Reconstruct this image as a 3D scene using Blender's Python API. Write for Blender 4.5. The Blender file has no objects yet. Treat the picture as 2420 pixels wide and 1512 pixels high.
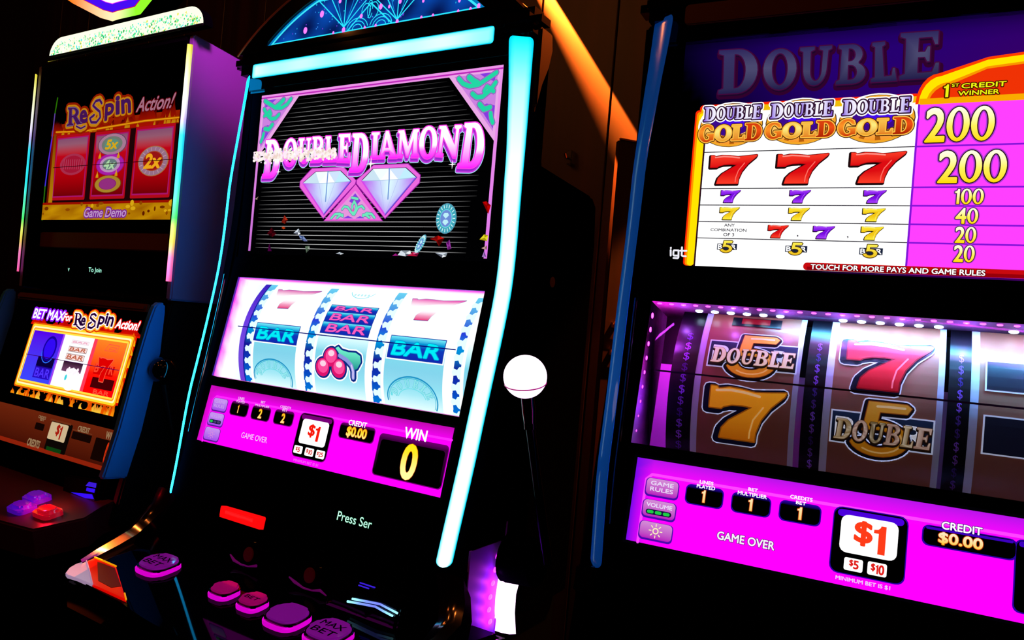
import bpy, bmesh, math, random
from mathutils import Vector, Matrix, geometry

random.seed(7)
sc = bpy.context.scene
COL = sc.collection

# ------------------------------------------------------------------ camera
EYE = Vector((0.0, 0.0, 1.2))
FPX = 1800.0                                  # focal length for a 2420 px wide frame
RC = Matrix(((0.84782, 0.52322, 0.08626),     # rows: camera right, forward, up in the room
             (-0.52595, 0.85044, 0.01096),
             (-0.06762, -0.05466, 0.99621)))
cd = bpy.data.cameras.new('camera')
cam = bpy.data.objects.new('camera', cd)
COL.objects.link(cam)
cd.sensor_fit = 'HORIZONTAL'
cd.sensor_width = 36.0
cd.lens = FPX / 2420.0 * 36.0
cd.clip_start = 0.02
cam.matrix_world = Matrix.Translation(EYE) @ Matrix((RC[0], RC[2], -RC[1])).transposed().to_4x4()
sc.camera = cam

# ------------------------------------------------------------------ view, world
sc.view_settings.view_transform = 'Standard'
sc.view_settings.look = 'None'
sc.view_settings.gamma = 1.0
sc.view_settings.exposure = 0.0
sc.view_settings.use_curve_mapping = False
w = bpy.data.worlds.new('dark_room')
sc.world = w
w.use_nodes = True
w.node_tree.nodes['Background'].inputs[0].default_value = (0.010, 0.004, 0.002, 1)
w.node_tree.nodes['Background'].inputs[1].default_value = 0.15

# ------------------------------------------------------------------ colour and materials
def lin(c, k=1.0):
    o = []
    for v in c[:3]:
        v /= 255.0
        o.append((v / 12.92 if v <= 0.04045 else ((v + 0.055) / 1.055) ** 2.4) * k)
    return tuple(o)

def pbr(name, rgb, rough=0.4, metal=0.0, spec=0.5, emit=None, es=0.0, noise=None, coat=0.0, trans=0.0):
    m = bpy.data.materials.new(name)
    m.use_nodes = True
    nt = m.node_tree
    b = nt.nodes['Principled BSDF']
    b.inputs['Base Color'].default_value = (*lin(rgb), 1)
    b.inputs['Roughness'].default_value = rough
    b.inputs['Metallic'].default_value = metal
    b.inputs['Specular IOR Level'].default_value = spec
    b.inputs['Coat Weight'].default_value = coat
    b.inputs['Transmission Weight'].default_value = trans
    if emit:
        b.inputs['Emission Color'].default_value = (*lin(emit), 1)
        b.inputs['Emission Strength'].default_value = es
    if noise:
        n = nt.nodes.new('ShaderNodeTexNoise')
        n.inputs['Scale'].default_value = noise[0]
        r = nt.nodes.new('ShaderNodeMapRange')
        r.inputs[3].default_value = max(0.02, rough - noise[1])
        r.inputs[4].default_value = min(1.0, rough + noise[1])
        nt.links.new(n.outputs['Fac'], r.inputs[0])
        nt.links.new(r.outputs[0], b.inputs['Roughness'])
    return m

def glow_mat(name, strength=1.0):
    m = bpy.data.materials.new(name)
    m.use_nodes = True
    nt = m.node_tree
    nt.nodes.clear()
    a = nt.nodes.new('ShaderNodeAttribute')
    a.attribute_name = 'Col'
    e = nt.nodes.new('ShaderNodeEmission')
    e.inputs[1].default_value = strength
    o = nt.nodes.new('ShaderNodeOutputMaterial')
    nt.links.new(a.outputs['Color'], e.inputs[0])
    nt.links.new(e.outputs[0], o.inputs[0])
    return m

def strip_mat(name, es):
    """printed reel strip: diffuse print, faintly lit from behind"""
    m = bpy.data.materials.new(name)
    m.use_nodes = True
    nt = m.node_tree
    b = nt.nodes['Principled BSDF']
    a = nt.nodes.new('ShaderNodeAttribute')
    a.attribute_name = 'Col'
    nt.links.new(a.outputs['Color'], b.inputs['Base Color'])
    nt.links.new(a.outputs['Color'], b.inputs['Emission Color'])
    b.inputs['Emission Strength'].default_value = es
    b.inputs['Roughness'].default_value = 0.35
    return m

def wood_mat(name, dark, light, scale):
    m = bpy.data.materials.new(name)
    m.use_nodes = True
    nt = m.node_tree
    b = nt.nodes['Principled BSDF']
    tc = nt.nodes.new('ShaderNodeTexCoord')
    mp = nt.nodes.new('ShaderNodeMapping')
    mp.inputs['Scale'].default_value = (scale, scale, scale * 0.06)
    n = nt.nodes.new('ShaderNodeTexNoise')
    n.inputs['Scale'].default_value = 3.0
    n.inputs['Detail'].default_value = 6.0
    r = nt.nodes.new('ShaderNodeValToRGB')
    r.color_ramp.elements[0].color = (*lin(dark), 1)
    r.color_ramp.elements[1].color = (*lin(light), 1)
    r.color_ramp.elements[0].position = 0.3
    r.color_ramp.elements[1].position = 0.75
    nt.links.new(tc.outputs['Object'], mp.inputs[0])
    nt.links.new(mp.outputs[0], n.inputs['Vector'])
    nt.links.new(n.outputs['Fac'], r.inputs[0])
    nt.links.new(r.outputs[0], b.inputs['Base Color'])
    b.inputs['Roughness'].default_value = 0.45
    return m

def pane_mat(name):
    """clear glass pane with a weak mirror"""
    m = bpy.data.materials.new(name)
    m.use_nodes = True
    nt = m.node_tree
    nt.nodes.clear()
    t = nt.nodes.new('ShaderNodeBsdfTransparent')
    g = nt.nodes.new('ShaderNodeBsdfGlossy')
    g.inputs['Roughness'].default_value = 0.02
    f = nt.nodes.new('ShaderNodeFresnel')
    f.inputs[0].default_value = 1.25
    x = nt.nodes.new('ShaderNodeMixShader')
    o = nt.nodes.new('ShaderNodeOutputMaterial')
    nt.links.new(f.outputs[0], x.inputs[0])
    nt.links.new(t.outputs[0], x.inputs[1])
    nt.links.new(g.outputs[0], x.inputs[2])
    nt.links.new(x.outputs[0], o.inputs[0])
    return m

M = dict(
    black=pbr('black_plastic', (2, 2, 4), 0.40, spec=0.0),
    satin=pbr('black_satin_metal', (7, 7, 10), 0.42, spec=0.12, noise=(40, 0.05)),
    gloss=pbr('black_piano_gloss', (6, 6, 9), 0.05, spec=0.4),
    chrome=pbr('chrome', (190, 186, 180), 0.08, metal=1.0),
    sweep=pbr('swept_chrome', (150, 138, 130), 0.13, metal=1.0),
    darkchrome=pbr('smoked_chrome', (120, 110, 105), 0.10, metal=1.0),
    brass=pbr('brass', (215, 140, 60), 0.42, metal=0.7),
    flat=pbr('black_matt_flank', (2, 2, 4), 0.6, spec=0.0),
    deck=pbr('black_deck_gloss', (2, 2, 5), 0.03, spec=0.05),
    side=pbr('grey_side_panel', (112, 98, 150), 0.5, spec=0.25, noise=(60, 0.06)),
    bluewing=pbr('blue_wing_plastic', (40, 120, 200), 0.4, spec=0.3),
    brown=pbr('brown_bezel', (96, 46, 24), 0.5, spec=0.2),
    bluetube=pbr('blue_acrylic_painted_glow', (40, 140, 235), 0.10, spec=0.5, emit=(0, 80, 190), es=0.22),  # emission painted in for light caught from the neighbouring lit tube
    brownbar=pbr('unlit_brown_acrylic', (80, 34, 16), 0.25, spec=0.3),
    knobblack=pbr('black_knob', (5, 5, 6), 0.06, spec=0.5),
    glow=glow_mat('lit_display'),
    lamp=glow_mat('lit_lamp', 1.0),
    strip=strip_mat('printed_reel_strip', 0.05),
    backlit=strip_mat('backlit_reel_symbol', 0.38),
    pane=pane_mat('clear_window_glass'),
    led_wall=pbr('violet_acrylic', (150, 60, 255), 0.45, spec=0.3),
    deckred=pbr('dark_red_deck', (70, 12, 22), 0.35, spec=0.3),
)

# ------------------------------------------------------------------ room frames
class Frame:
    """a machine's own frame: turned by a about the vertical through the room origin"""
    def __init__(s, a, cx, cy):
        s.a = a
        s.A = Matrix.Rotation(a, 3, 'Z')
        s.off = Vector((cx, cy, 0))
        s.ray0 = EYE.copy()

def link(o, parent=None):
    COL.objects.link(o)
    if parent:
        o.parent = parent
    return o

def machine(name, frame, label, group=None):
    e = bpy.data.objects.new(name, None)
    e.empty_display_size = 0.1
    link(e)
    e.location = frame.A @ frame.off
    e.rotation_euler = (0, 0, frame.a)
    e['label'] = label
    e['category'] = 'slot machine'
    if group:
        e['group'] = group
    return e

CUR = None                                    # frame that mk() subtracts
def mk(name, bm, mat, parent, smooth=True, label=None):
    me = bpy.data.meshes.new(name)
    bmesh.ops.recalc_face_normals(bm, faces=bm.faces)
    bm.to_mesh(me)
    bm.free()
    if CUR:
        me.transform(Matrix.Translation(-CUR.off))
    for m in (mat if isinstance(mat, (list, tuple)) else [mat]):
        me.materials.append(m)
    if smooth:
        me.polygons.foreach_set('use_smooth', [True] * len(me.polygons))
        me.set_sharp_from_angle(angle=math.radians(35))
    o = bpy.data.objects.new(name, me)
    link(o, parent)
    if label:
        o['label'] = label
    return o

def paint(o, fn):
    """emission colour per vertex of a lamp (fn gets the vertex in frame coordinates)"""
    me = o.data
    ca = me.color_attributes.new('Col', 'FLOAT_COLOR', 'POINT')
    off = CUR.off if CUR else Vector((0, 0, 0))
    for i, v in enumerate(me.vertices):
        ca.data[i].color = (*fn(v.co + off, i), 1)
    return o

# ------------------------------------------------------------------ solid helpers
def bevel(bm, r, seg=2):
    if r > 0:
        bmesh.ops.bevel(bm, geom=list(bm.edges), offset=r, segments=seg, affect='EDGES', clamp_overlap=True)

def box(x0, x1, y0, y1, z0, z1, r=0.0, seg=2, bm=None):
    b = bmesh.new()
    bmesh.ops.create_cube(b, size=1)
    for v in b.verts:
        v.co = Vector(((x0 + x1) / 2 + v.co.x * (x1 - x0), (y0 + y1) / 2 + v.co.y * (y1 - y0), (z0 + z1) / 2 + v.co.z * (z1 - z0)))
    bevel(b, r, seg)
    return merge(bm, b)

def merge(bm, b):
    if bm is None:
        return b
    me = bpy.data.meshes.new('tmp')
    b.to_mesh(me)
    b.free()
    bm.from_mesh(me)
    bpy.data.meshes.remove(me)
    return bm

def prism_x(prof, x0, x1, r=0.0, bm=None):
    """closed (y, z) outline swept along x"""
    b = bmesh.new()
    va = [b.verts.new((x0, y, z)) for y, z in prof]
    vb = [b.verts.new((x1, y, z)) for y, z in prof]
    n = len(prof)
    b.faces.new(va)
    b.faces.new(vb[::-1])
    for i in range(n):
        b.faces.new((va[i], vb[i], vb[(i + 1) % n], va[(i + 1) % n]))
    bmesh.ops.recalc_face_normals(b, faces=b.faces)
    if r:
        bevel(b, r, 2)
    return merge(bm, b)

def prism_n(face, pts, n0, n1, r=0.0, bm=None, seg=2):
    """closed (u, v) outline on a face, from height n0 to n1 above it"""
    b = bmesh.new()
    va = [b.verts.new(face.at(u, v, n0)) for u, v in pts]
    vb = [b.verts.new(face.at(u, v, n1)) for u, v in pts]
    n = len(pts)
    b.faces.new(va[::-1])
    top = b.faces.new(vb)
    for i in range(n):
        b.faces.new((va[i], va[(i + 1) % n], vb[(i + 1) % n], vb[i]))
    if r:
        bmesh.ops.bevel(b, geom=list(top.edges), offset=r, segments=seg, affect='EDGES', clamp_overlap=True)
    return merge(bm, b)

def tube(pts, r, n=10, bm=None, cap=True):
    b = bmesh.new()
    pts = [Vector(p) for p in pts]
    rr = r if isinstance(r, (list, tuple)) else [r] * len(pts)
    rings = []
    up = Vector((0.3, 0.2, 1)).normalized()
    for i, p in enumerate(pts):
        d = (pts[min(i + 1, len(pts) - 1)] - pts[max(i - 1, 0)]).normalized()
        a = d.cross(up)
        if a.length < 1e-3:
            a = d.cross(Vector((1, 0, 0)))
        a.normalize()
        c = d.cross(a)
        rings.append([b.verts.new(p + (a * math.cos(2 * math.pi * k / n) + c * math.sin(2 * math.pi * k / n)) * rr[i]) for k in range(n)])
    for i in range(len(rings) - 1):
        for k in range(n):
            b.faces.new((rings[i][k], rings[i][(k + 1) % n], rings[i + 1][(k + 1) % n], rings[i + 1][k]))
    if cap:
        b.faces.new(rings[0][::-1])
        b.faces.new(rings[-1])
    return merge(bm, b)

def ball(c, r, n=32, bm=None, squash=(1, 1, 1)):
    b = bmesh.new()
    bmesh.ops.create_uvsphere(b, u_segments=n, v_segments=n // 2, radius=r)
    for v in b.verts:
        v.co = Vector(c) + Vector((v.co.x * squash[0], v.co.y * squash[1], v.co.z * squash[2]))
    return merge(bm, b)

def disc_prism(face, u, v, ru, rv, n0, n1, r=0.0, n=28, bm=None, p=2.0):
    """round or squarish (p > 2) stud standing on a face"""
    pts = []
    for k in range(n):
        a = 2 * math.pi * k / n
        c, s = math.cos(a), math.sin(a)
        pts.append((u + ru * math.copysign(abs(c) ** (2 / p), c), v + rv * math.copysign(abs(s) ** (2 / p), s)))
    return prism_n(face, pts, n0, n1, r, bm)

# ------------------------------------------------------------------ faces that carry graphics
class Face:
    """flat face of a machine: u along the width, v up the face, both in metres"""
    cyl = None
    def __init__(s, frame, y, z, tilt=0.0):
        s.fr = frame
        s.O = Vector((0, y, z))
        s.U = Vector((1, 0, 0))
        s.V = Vector((0, math.sin(tilt), math.cos(tilt)))
        s.N = s.U.cross(s.V)
    def at(s, u, v, n=0.0):
        return s.O + s.U * u + s.V * v + s.N * n
    def seen(s, px, py):
        """where a sight line of the survey photo meets this face"""
        d = s.fr.A.transposed() @ (RC.transposed() @ Vector((px - 1210.0, FPX, 756.0 - py)))
        t = s.N.dot(s.O - EYE) / s.N.dot(d)
        p = EYE + d * t - s.O
        return (p.dot(s.U), p.dot(s.V))

class Drum(Face):
    """reel surface: u along the axle, v the arc length round it"""
    def __init__(s, frame, y, z, r):
        Face.__init__(s, frame, y, z, 0.0)
        s.cyl = r                              # O = axle
    def at(s, u, v, n=0.0):
        a = v / s.cyl
        r = s.cyl + n
        return s.O + Vector((u, -math.cos(a) * r, math.sin(a) * r))
    def seen(s, px, py):
        d = s.fr.A.transposed() @ (RC.transposed() @ Vector((px - 1210.0, FPX, 756.0 - py)))
        e = EYE - s.O
        a = d.y ** 2 + d.z ** 2
        b = 2 * (e.y * d.y + e.z * d.z)
        c = e.y ** 2 + e.z ** 2 - s.cyl ** 2
        q = max(b * b - 4 * a * c, 0.0)
        p = e + d * ((-b - math.sqrt(q)) / (2 * a))
        return (p.x, math.atan2(p.z, -p.y) * s.cyl)

class Crop:
    def __init__(s, ox, oy, k):
        s.o = (ox, oy, k)
    def __call__(s, x, y):
        return (s.o[0] + x / s.o[2], s.o[1] + y / s.o[2])
Z1, Z2, Z3, Z4 = Crop(0, 0, 3.7806), Crop(0, 380, 3.7806), Crop(0, 680, 4.446), Crop(0, 980, 2.842)
Z5, Z6, Z7, Z8 = Crop(560, 0, 3.1026), Crop(560, 280, 3.6667), Crop(460, 620, 3.1842), Crop(440, 880, 3.5588)
A1, A2, A3, A4 = Crop(360, 1140, 4.0648), Crop(760, 1160, 4.1724), Crop(140, 1180, 4.553), Crop(1120, 780, 2.0667)
A5, A6, A7, A8 = Crop(1160, 0, 3.2875), Crop(1500, 0, 2.6304), Crop(1540, 180, 2.75), Crop(1440, 680, 2.4694)
B1 = Crop(1360, 1060, 2.283)

# ------------------------------------------------------------------ lettering
def arc(cx, cy, rx, ry, a0, a1, n=10):
    return [(cx + rx * math.cos(math.radians(a0 + (a1 - a0) * k / n)), cy + ry * math.sin(math.radians(a0 + (a1 - a0) * k / n))) for k in range(n + 1)]

G = {}
G['D'] = ([(0, 0)] + arc(.5, .5, .5, .5, -90, 90, 14) + [(0, 1), (0, .92), (.13, .88), (.13, .12), (0, .08)], [[(.40, .11)] + arc(.45, .5, .25, .39, -90, 90, 12) + [(.40, .89)]])
G['O'] = (arc(.5, .5, .5, .52, 0, 350, 26), [arc(.5, .5, .24, .41, 0, 345, 22)])
G['U'] = ([(0, 1), (0, .92), (.1, .88), (.1, .38)] + arc(.5, .38, .4, .38, 180, 360, 12) + [(.9, .88), (1, .92), (1, 1), (.62, 1), (.62, .92), (.74, .88), (.74, .36)] + arc(.54, .36, .2, .25, 0, -180, 10) + [(.34, .88), (.46, .92), (.46, 1)], [])
G['B'] = ([(0, 0)] + arc(.55, .27, .43, .27, -90, 62, 10) + arc(.52, .75, .38, .25, -52, 90, 9) + [(0, 1), (0, .92), (.12, .88), (.12, .12), (0, .08)], [[(.38, .57)] + arc(.45, .735, .2, .165, -90, 90, 8) + [(.38, .90)], [(.38, .10)] + arc(.48, .29, .22, .19, -90, 90, 8) + [(.38, .48)]])
G['L'] = ([(0, 0), (1, 0), (1, .32), (.92, .32), (.84, .14), (.52, .12), (.52, .88), (.68, .92), (.68, 1), (0, 1), (0, .92), (.16, .88), (.16, .12), (0, .08)], [])
G['E'] = ([(0, 0), (1, 0), (1, .32), (.92, .32), (.84, .13), (.46, .12), (.46, .46), (.64, .46), (.70, .36), (.76, .36), (.76, .68), (.70, .68), (.64, .57), (.46, .57), (.46, .88), (.80, .88), (.88, .72), (.95, .72), (.95, 1), (0, 1), (0, .92), (.14, .88), (.14, .12), (0, .08)], [])
G['I'] = ([(0, 0), (1, 0), (1, .08), (.76, .12), (.76, .88), (1, .92), (1, 1), (0, 1), (0, .92), (.24, .88), (.24, .12), (0, .08)], [])
G['A'] = ([(0, 0), (.34, 0), (.34, .08), (.26, .11), (.32, .27), (.62, .27), (.68, .11), (.58, .08), (.58, 0), (1, 0), (1, .08), (.93, .11), (.62, 1), (.40, 1), (.1, .11), (0, .08)], [[(.36, .37), (.59, .37), (.475, .74)]])
G['M'] = ([(0, 0), (.26, 0), (.26, .08), (.19, .12), (.19, .7), (.45, .02), (.52, .02), (.76, .7), (.76, .12), (.68, .08), (.68, 0), (1, 0), (1, .08), (.93, .12), (.93, .88), (1, .92), (1, 1), (.74, 1), (.51, .38), (.28, 1), (0, 1), (0, .92), (.08, .88), (.08, .12), (0, .08)], [])
G['N'] = ([(0, 0), (.3, 0), (.3, .08), (.22, .12), (.22, .66), (.76, 0), (.9, 0), (.9, .88), (1, .92), (1, 1), (.7, 1), (.7, .92), (.78, .88), (.78, .38), (.30, 1), (0, 1), (0, .92), (.1, .88), (.1, .12), (0, .08)], [])
G['G'] = (arc(.5, .5, .5, .52, 48, 305, 18) + [(.96, .1), (.96, .46), (.54, .46), (.54, .38), (.68, .34), (.68, .14)] + arc(.52, .5, .24, .4, 300, 58, 14) + [(.78, .70), (.90, .70)], [])
G['R'] = ([(0, 0), (.46, 0), (.46, .08), (.36, .12), (.36, .44), (.46, .44), (.70, 0), (1.05, 0), (1.05, .08), (.96, .1), (.74, .46)] + arc(.52, .73, .42, .27, -40, 90, 10) + [(0, 1), (0, .92), (.12, .88), (.12, .12), (0, .08)], [[(.36, .54)] + arc(.46, .735, .22, .18, -90, 90, 8) + [(.36, .90)]])
SEVEN = [(0, .58), (0, 1), (.08, 1), (.11, .955), (.25, 1.0), (.42, .985), (.60, .945), (.74, .96), (1, 1.0), (.98, .93), (.82, .70), (.70, .44), (.64, .18), (.63, 0), (.16, 0), (.19, .2), (.28, .36), (.44, .52), (.58, .66), (.45, .68), (.30, .67), (.19, .62), (.16, .58)]
G['7'] = (SEVEN, [])
G['5'] = ([(.24, 1), (.92, 1), (1, .94), (.93, .83), (.45, .82), (.42, .64)] + arc(.45, .33, .53, .33, 88, -160, 18) + [(-.02, .26), (.16, .30)] + arc(.45, .33, .27, .17, -160, 80, 14) + [(.34, .5), (.16, .46)], [])

G['1'] = ([(.40, 0), (1, 0), (1, 1), (.58, 1), (.52, .93), (.34, .86), (0, .84), (0, .72), (.40, .72)], [])
_cache = {}
def sans(txt, bold=0.0, shear=0.0):
    """built-in sans lettering as (vertices, triangles/polygons) in its own box"""
    key = (txt, bold, shear)
    if key not in _cache:
        cu = bpy.data.curves.new('lettering', 'FONT')
        cu.body = txt
        cu.offset = bold
        cu.shear = shear
        cu.resolution_u = 4
        o = bpy.data.objects.new('lettering', cu)
        COL.objects.link(o)
        dg = bpy.context.evaluated_depsgraph_get()
        ev = o.evaluated_get(dg)
        me = ev.to_mesh()
        vs = [(v.co.x, v.co.y) for v in me.vertices]
        fs = [tuple(p.vertices) for p in me.polygons]
        ev.to_mesh_clear()
        bpy.data.objects.remove(o)
        bpy.data.curves.remove(cu)
        x0 = min(v[0] for v in vs); x1 = max(v[0] for v in vs)
        y0 = min(v[1] for v in vs); y1 = max(v[1] for v in vs)
        vs = [((x - x0) / (x1 - x0), (y - y0) / (y1 - y0)) for x, y in vs]
        _cache[key] = (vs, fs)
    return _cache[key]

LAY = 0.00022
class Gfx:
    """the picture on one face, built as one mesh of thin coloured layers"""
    def __init__(s, face):
        s.f = face
        s.vs = []          # (u, v, n, colour)
        s.fs = []
    def q(s, crop, x, y):
        return s.f.seen(*crop(x, y))
    def _col(s, col, u, v):
        return col(u, v) if callable(col) else col
    def tri(s, vs2, faces, col, lay):
        b = len(s.vs)
        for u, v in vs2:
            s.vs.append((u, v, lay * LAY, s._col(col, u, v)))
        for f in faces:
            s.fs.append(tuple(b + i for i in f))
    def poly(s, pts, col, lay=0, holes=()):
        rings = [list(pts)] + [list(h) for h in holes]
        flat = [p for r in rings for p in r]
        t = geometry.tessellate_polygon([[Vector((p[0], p[1], 0)) for p in r] for r in rings])
        s.tri(flat, t, col, lay)
    def grid(s, u0, v0, u1, v1, nu, nv, col, lay=0):
        vs = [(u0 + (u1 - u0) * i / nu, v0 + (v1 - v0) * j / nv) for j in range(nv + 1) for i in range(nu + 1)]
        fs = [(j * (nu + 1) + i, j * (nu + 1) + i + 1, (j + 1) * (nu + 1) + i + 1, (j + 1) * (nu + 1) + i) for j in range(nv) for i in range(nu)]
        s.tri(vs, fs, col, lay)
    def rect(s, u0, v0, u1, v1, col, lay=0, r=0.0):
        s.poly(s.rr(u0, v0, u1, v1, r), col, lay)
    def rr(s, u0, v0, u1, v1, r):
        if r <= 0:
            return [(u0, v0), (u1, v0), (u1, v1), (u0, v1)]
        r = min(r, abs(u1 - u0) / 2, abs(v1 - v0) / 2)
        return arc(u1 - r, v0 + r, r, r, -90, 0, 4) + arc(u1 - r, v1 - r, r, r, 0, 90, 4) + arc(u0 + r, v1 - r, r, r, 90, 180, 4) + arc(u0 + r, v0 + r, r, r, 180, 270, 4)
    def qb(s, crop, tl, tr, br, bl):
        a = [s.q(crop, *p) for p in (tl, tr, br, bl)]
        return ((a[0][0] + a[3][0]) / 2, (a[2][1] + a[3][1]) / 2, (a[1][0] + a[2][0]) / 2, (a[0][1] + a[1][1]) / 2)
    def qrect(s, crop, tl, tr, br, bl, col, lay=0, r=0.0, grow=0.0):
        u0, v0, u1, v1 = s.qb(crop, tl, tr, br, bl)
        s.rect(u0 - grow, v0 - grow, u1 + grow, v1 + grow, col, lay, r)
        return (u0, v0, u1, v1)
    def qpoly(s, crop, pts, col, lay=0):
        s.poly([s.q(crop, *p) for p in pts], col, lay)
    def ell(s, cu, cv, ru, rv, col, lay=0, n=28, hole=0.0):
        o = arc(cu, cv, ru, rv, 0, 360 - 360 / n, n - 1)
        s.poly(o, col, lay, [arc(cu, cv, ru * hole, rv * hole, 0, 360 - 360 / n, n - 1)] if hole else ())
    def line(s, pts, wd, col, lay=0, closed=False, joints=True):
        p = list(pts)
        if closed:
            p.append(p[0])
        for (a, b) in zip(p, p[1:]):
            dx, dy = b[0] - a[0], b[1] - a[1]
            L = math.hypot(dx, dy)
            if L < 1e-7:
                continue
            nx, ny = -dy / L * wd / 2, dx / L * wd / 2
            s.tri([(a[0] + nx, a[1] + ny), (a[0] - nx, a[1] - ny), (b[0] - nx, b[1] - ny), (b[0] + nx, b[1] + ny)], [(0, 1, 2, 3)], col, lay)
        if joints and wd > 0.0007:
            for a in (p if not closed else p[:-1]):
                s.tri(arc(a[0], a[1], wd / 2, wd / 2, 0, 315, 7), [tuple(range(8))], col, lay)
    def qline(s, crop, pts, wd, col, lay=0, closed=False):
        s.line([s.q(crop, *p) for p in pts], wd, col, lay, closed)
    # lettering -----------------------------------------------------
    def put(s, vs, fs, mp, col, lay, halo):
        mv = [mp(x, y) for x, y in vs]
        for k, (wd, hc) in enumerate(halo):
            cnt = {}
            for f in fs:
                for i in range(len(f)):
                    e = (f[i], f[(i + 1) % len(f)])
                    key = (min(e), max(e))
                    cnt[key] = cnt.get(key, 0) + 1
            for (a, b), c in cnt.items():
                if c == 1:
                    s.line([mv[a], mv[b]], wd, hc or col, lay - (0.0 if hc is None else 0.45 * (k + 1)))
        s.tri(mv, fs, col, lay)
    def text(s, txt, box_, col, lay=2, bold=0.0, shear=0.0, halo=()):
        u0, v0, u1, v1 = box_
        vs, fs = sans(txt, 0.0, shear)
        if bold > 0.02:
            k = min(abs(v1 - v0), abs(u1 - u0) * 1.5 / max(1, len(txt)) * 1.6) * bold * 1.5
            halo = [(k, None)] + [(a + k, c) for a, c in halo]
        s.put(vs, fs, lambda x, y: (u0 + (u1 - u0) * x, v0 + (v1 - v0) * y), col, lay, halo)
    def qtext(s, txt, crop, lb, rt, col, lay=2, bold=0.0, shear=0.0, halo=()):
        a, b = s.q(crop, *lb), s.q(crop, *rt)
        s.text(txt, (a[0], a[1], b[0], b[1]), col, lay, bold, shear, halo)
    def glyph(s, ch, mp, col, lay=2, halo=()):
        o, holes = G[ch]
        rings = [o] + holes
        flat = [p for r in rings for p in r]
        t = geometry.tessellate_polygon([[Vector((p[0], p[1], 0)) for p in r] for r in rings])
        s.put(flat, [tuple(x) for x in t], mp, col, lay, halo)
    def quadmap(s, crop, tl, tr, br, bl):
        a, b, c, d = (s.q(crop, *p) for p in (tl, tr, br, bl))
        return lambda x, y: tuple(d[i] * (1 - x) * (1 - y) + c[i] * x * (1 - y) + b[i] * x * y + a[i] * (1 - x) * y for i in (0, 1))
    def boxmap(s, u0, v0, u1, v1, slant=0.0):
        return lambda x, y: (u0 + (u1 - u0) * x + slant * (y - .5) * (v1 - v0), v0 + (v1 - v0) * y)
    def digits(s, txt, box_, col, lay=2, bold=.05, halo=()):
        """figures laid out one by one; the dollar sign smaller and raised when small is set"""
        u0, v0, u1, v1 = box_
        wd = {'$': .72, '1': .52, '.': .3}
        ws = [wd.get(c, .92) for c in txt]
        x, H = u0, v1 - v0
        for c, w_ in zip(txt, ws):
            w_ = w_ / sum(ws) * (u1 - u0)
            b = (x + w_ * .06, v0, x + w_ * .94, v1)
            if c == '$':
                b = (b[0], v0 + H * .22, b[2], v1 + H * .04)
            if c == '1':
                s.glyph('1', s.boxmap(*b), col, lay, halo)
            else:
                s.text(c, b, col, lay, bold, 0, halo)
            x += w_
    def qdigits(s, txt, crop, lb, rt, col, lay=2, bold=.05, halo=()):
        a, b_ = s.q(crop, *lb), s.q(crop, *rt)
        s.digits(txt, (a[0], a[1], b_[0], b_[1]), col, lay, bold, halo)
    def serif(s, word, box_, col, lay=2, halo=(), first=1.0, drop=0.0, last=1.0):
        """serif word fitted to a box; a bigger first and last letter"""
        u0, v0, u1, v1 = box_
        wid = dict(I=.5, L=.8, E=.85, D=1.05, O=1.0, U=1.0, B=.9, A=1.0, M=1.3, N=1.1, G=1.0)
        ws = [wid[c] * (first if i == 0 else last if i == len(word) - 1 else 1.0) for i, c in enumerate(word)]
        tot = sum(ws) * 1.06
        x = u0
        for i, c in enumerate(word):
            wd = ws[i] / tot * (u1 - u0)
            k = 1.0 if (i == 0 and first > 1) or (i == len(word) - 1 and last > 1) else (1.0 - drop)
            h = v1 - v0
            s.glyph(c, s.boxmap(x, v0 + (1 - k) * h * .5, x + wd, v1 - (1 - k) * h * .5), col, lay, halo)
            x += wd * 1.06
    def build(s, name, mat, parent, step=0.010, label=None):
        bm = bmesh.new()
        lay = bm.verts.layers.float_color.new('Col')
        vv = []
        for u, v, n, c in s.vs:
            x = bm.verts.new((u, v, n))
            x[lay] = (*c, 1)
            vv.append(x)
        for f in s.fs:
            try:
                bm.faces.new([vv[i] for i in f])
            except ValueError:
                pass
        if s.f.cyl:
            lo = min(a[1] for a in s.vs)
            hi = max(a[1] for a in s.vs)
            k = lo + step
            while k < hi:
                bmesh.ops.bisect_plane(bm, geom=list(bm.verts) + list(bm.edges) + list(bm.faces), plane_co=(0, k, 0), plane_no=(0, 1, 0))
                k += step
        for x in bm.verts:
            x.co = s.f.at(x.co.x, x.co.y, x.co.z)
        me = bpy.data.meshes.new(name)
        bm.normal_update()
        bm.to_mesh(me)
        bm.free()
        if CUR:
            me.transform(Matrix.Translation(-CUR.off))
        me.materials.append(mat)
        o = bpy.data.objects.new(name, me)
        link(o, parent)
        if label:
            o['label'] = label
        return o

def vgrad(stops):
    """colour over v: [(v, rgb linear), ...] rising"""
    def f(u, v):
        if v <= stops[0][0]:
            return stops[0][1]
        for (a, ca), (b, cb) in zip(stops, stops[1:]):
            if v <= b:
                t = (v - a) / (b - a)
                return tuple(ca[i] + (cb[i] - ca[i]) * t for i in range(3))
        return stops[-1][1]
    return f

def mixc(a, b, t):
    t = max(0.0, min(1.0, t))
    return tuple(a[i] + (b[i] - a[i]) * t for i in range(3))

WHITE, BLACK = (1.15, 1.15, 1.15), (0, 0, 0)
TAN = 0.2077
TILT = math.atan(TAN)

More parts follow.
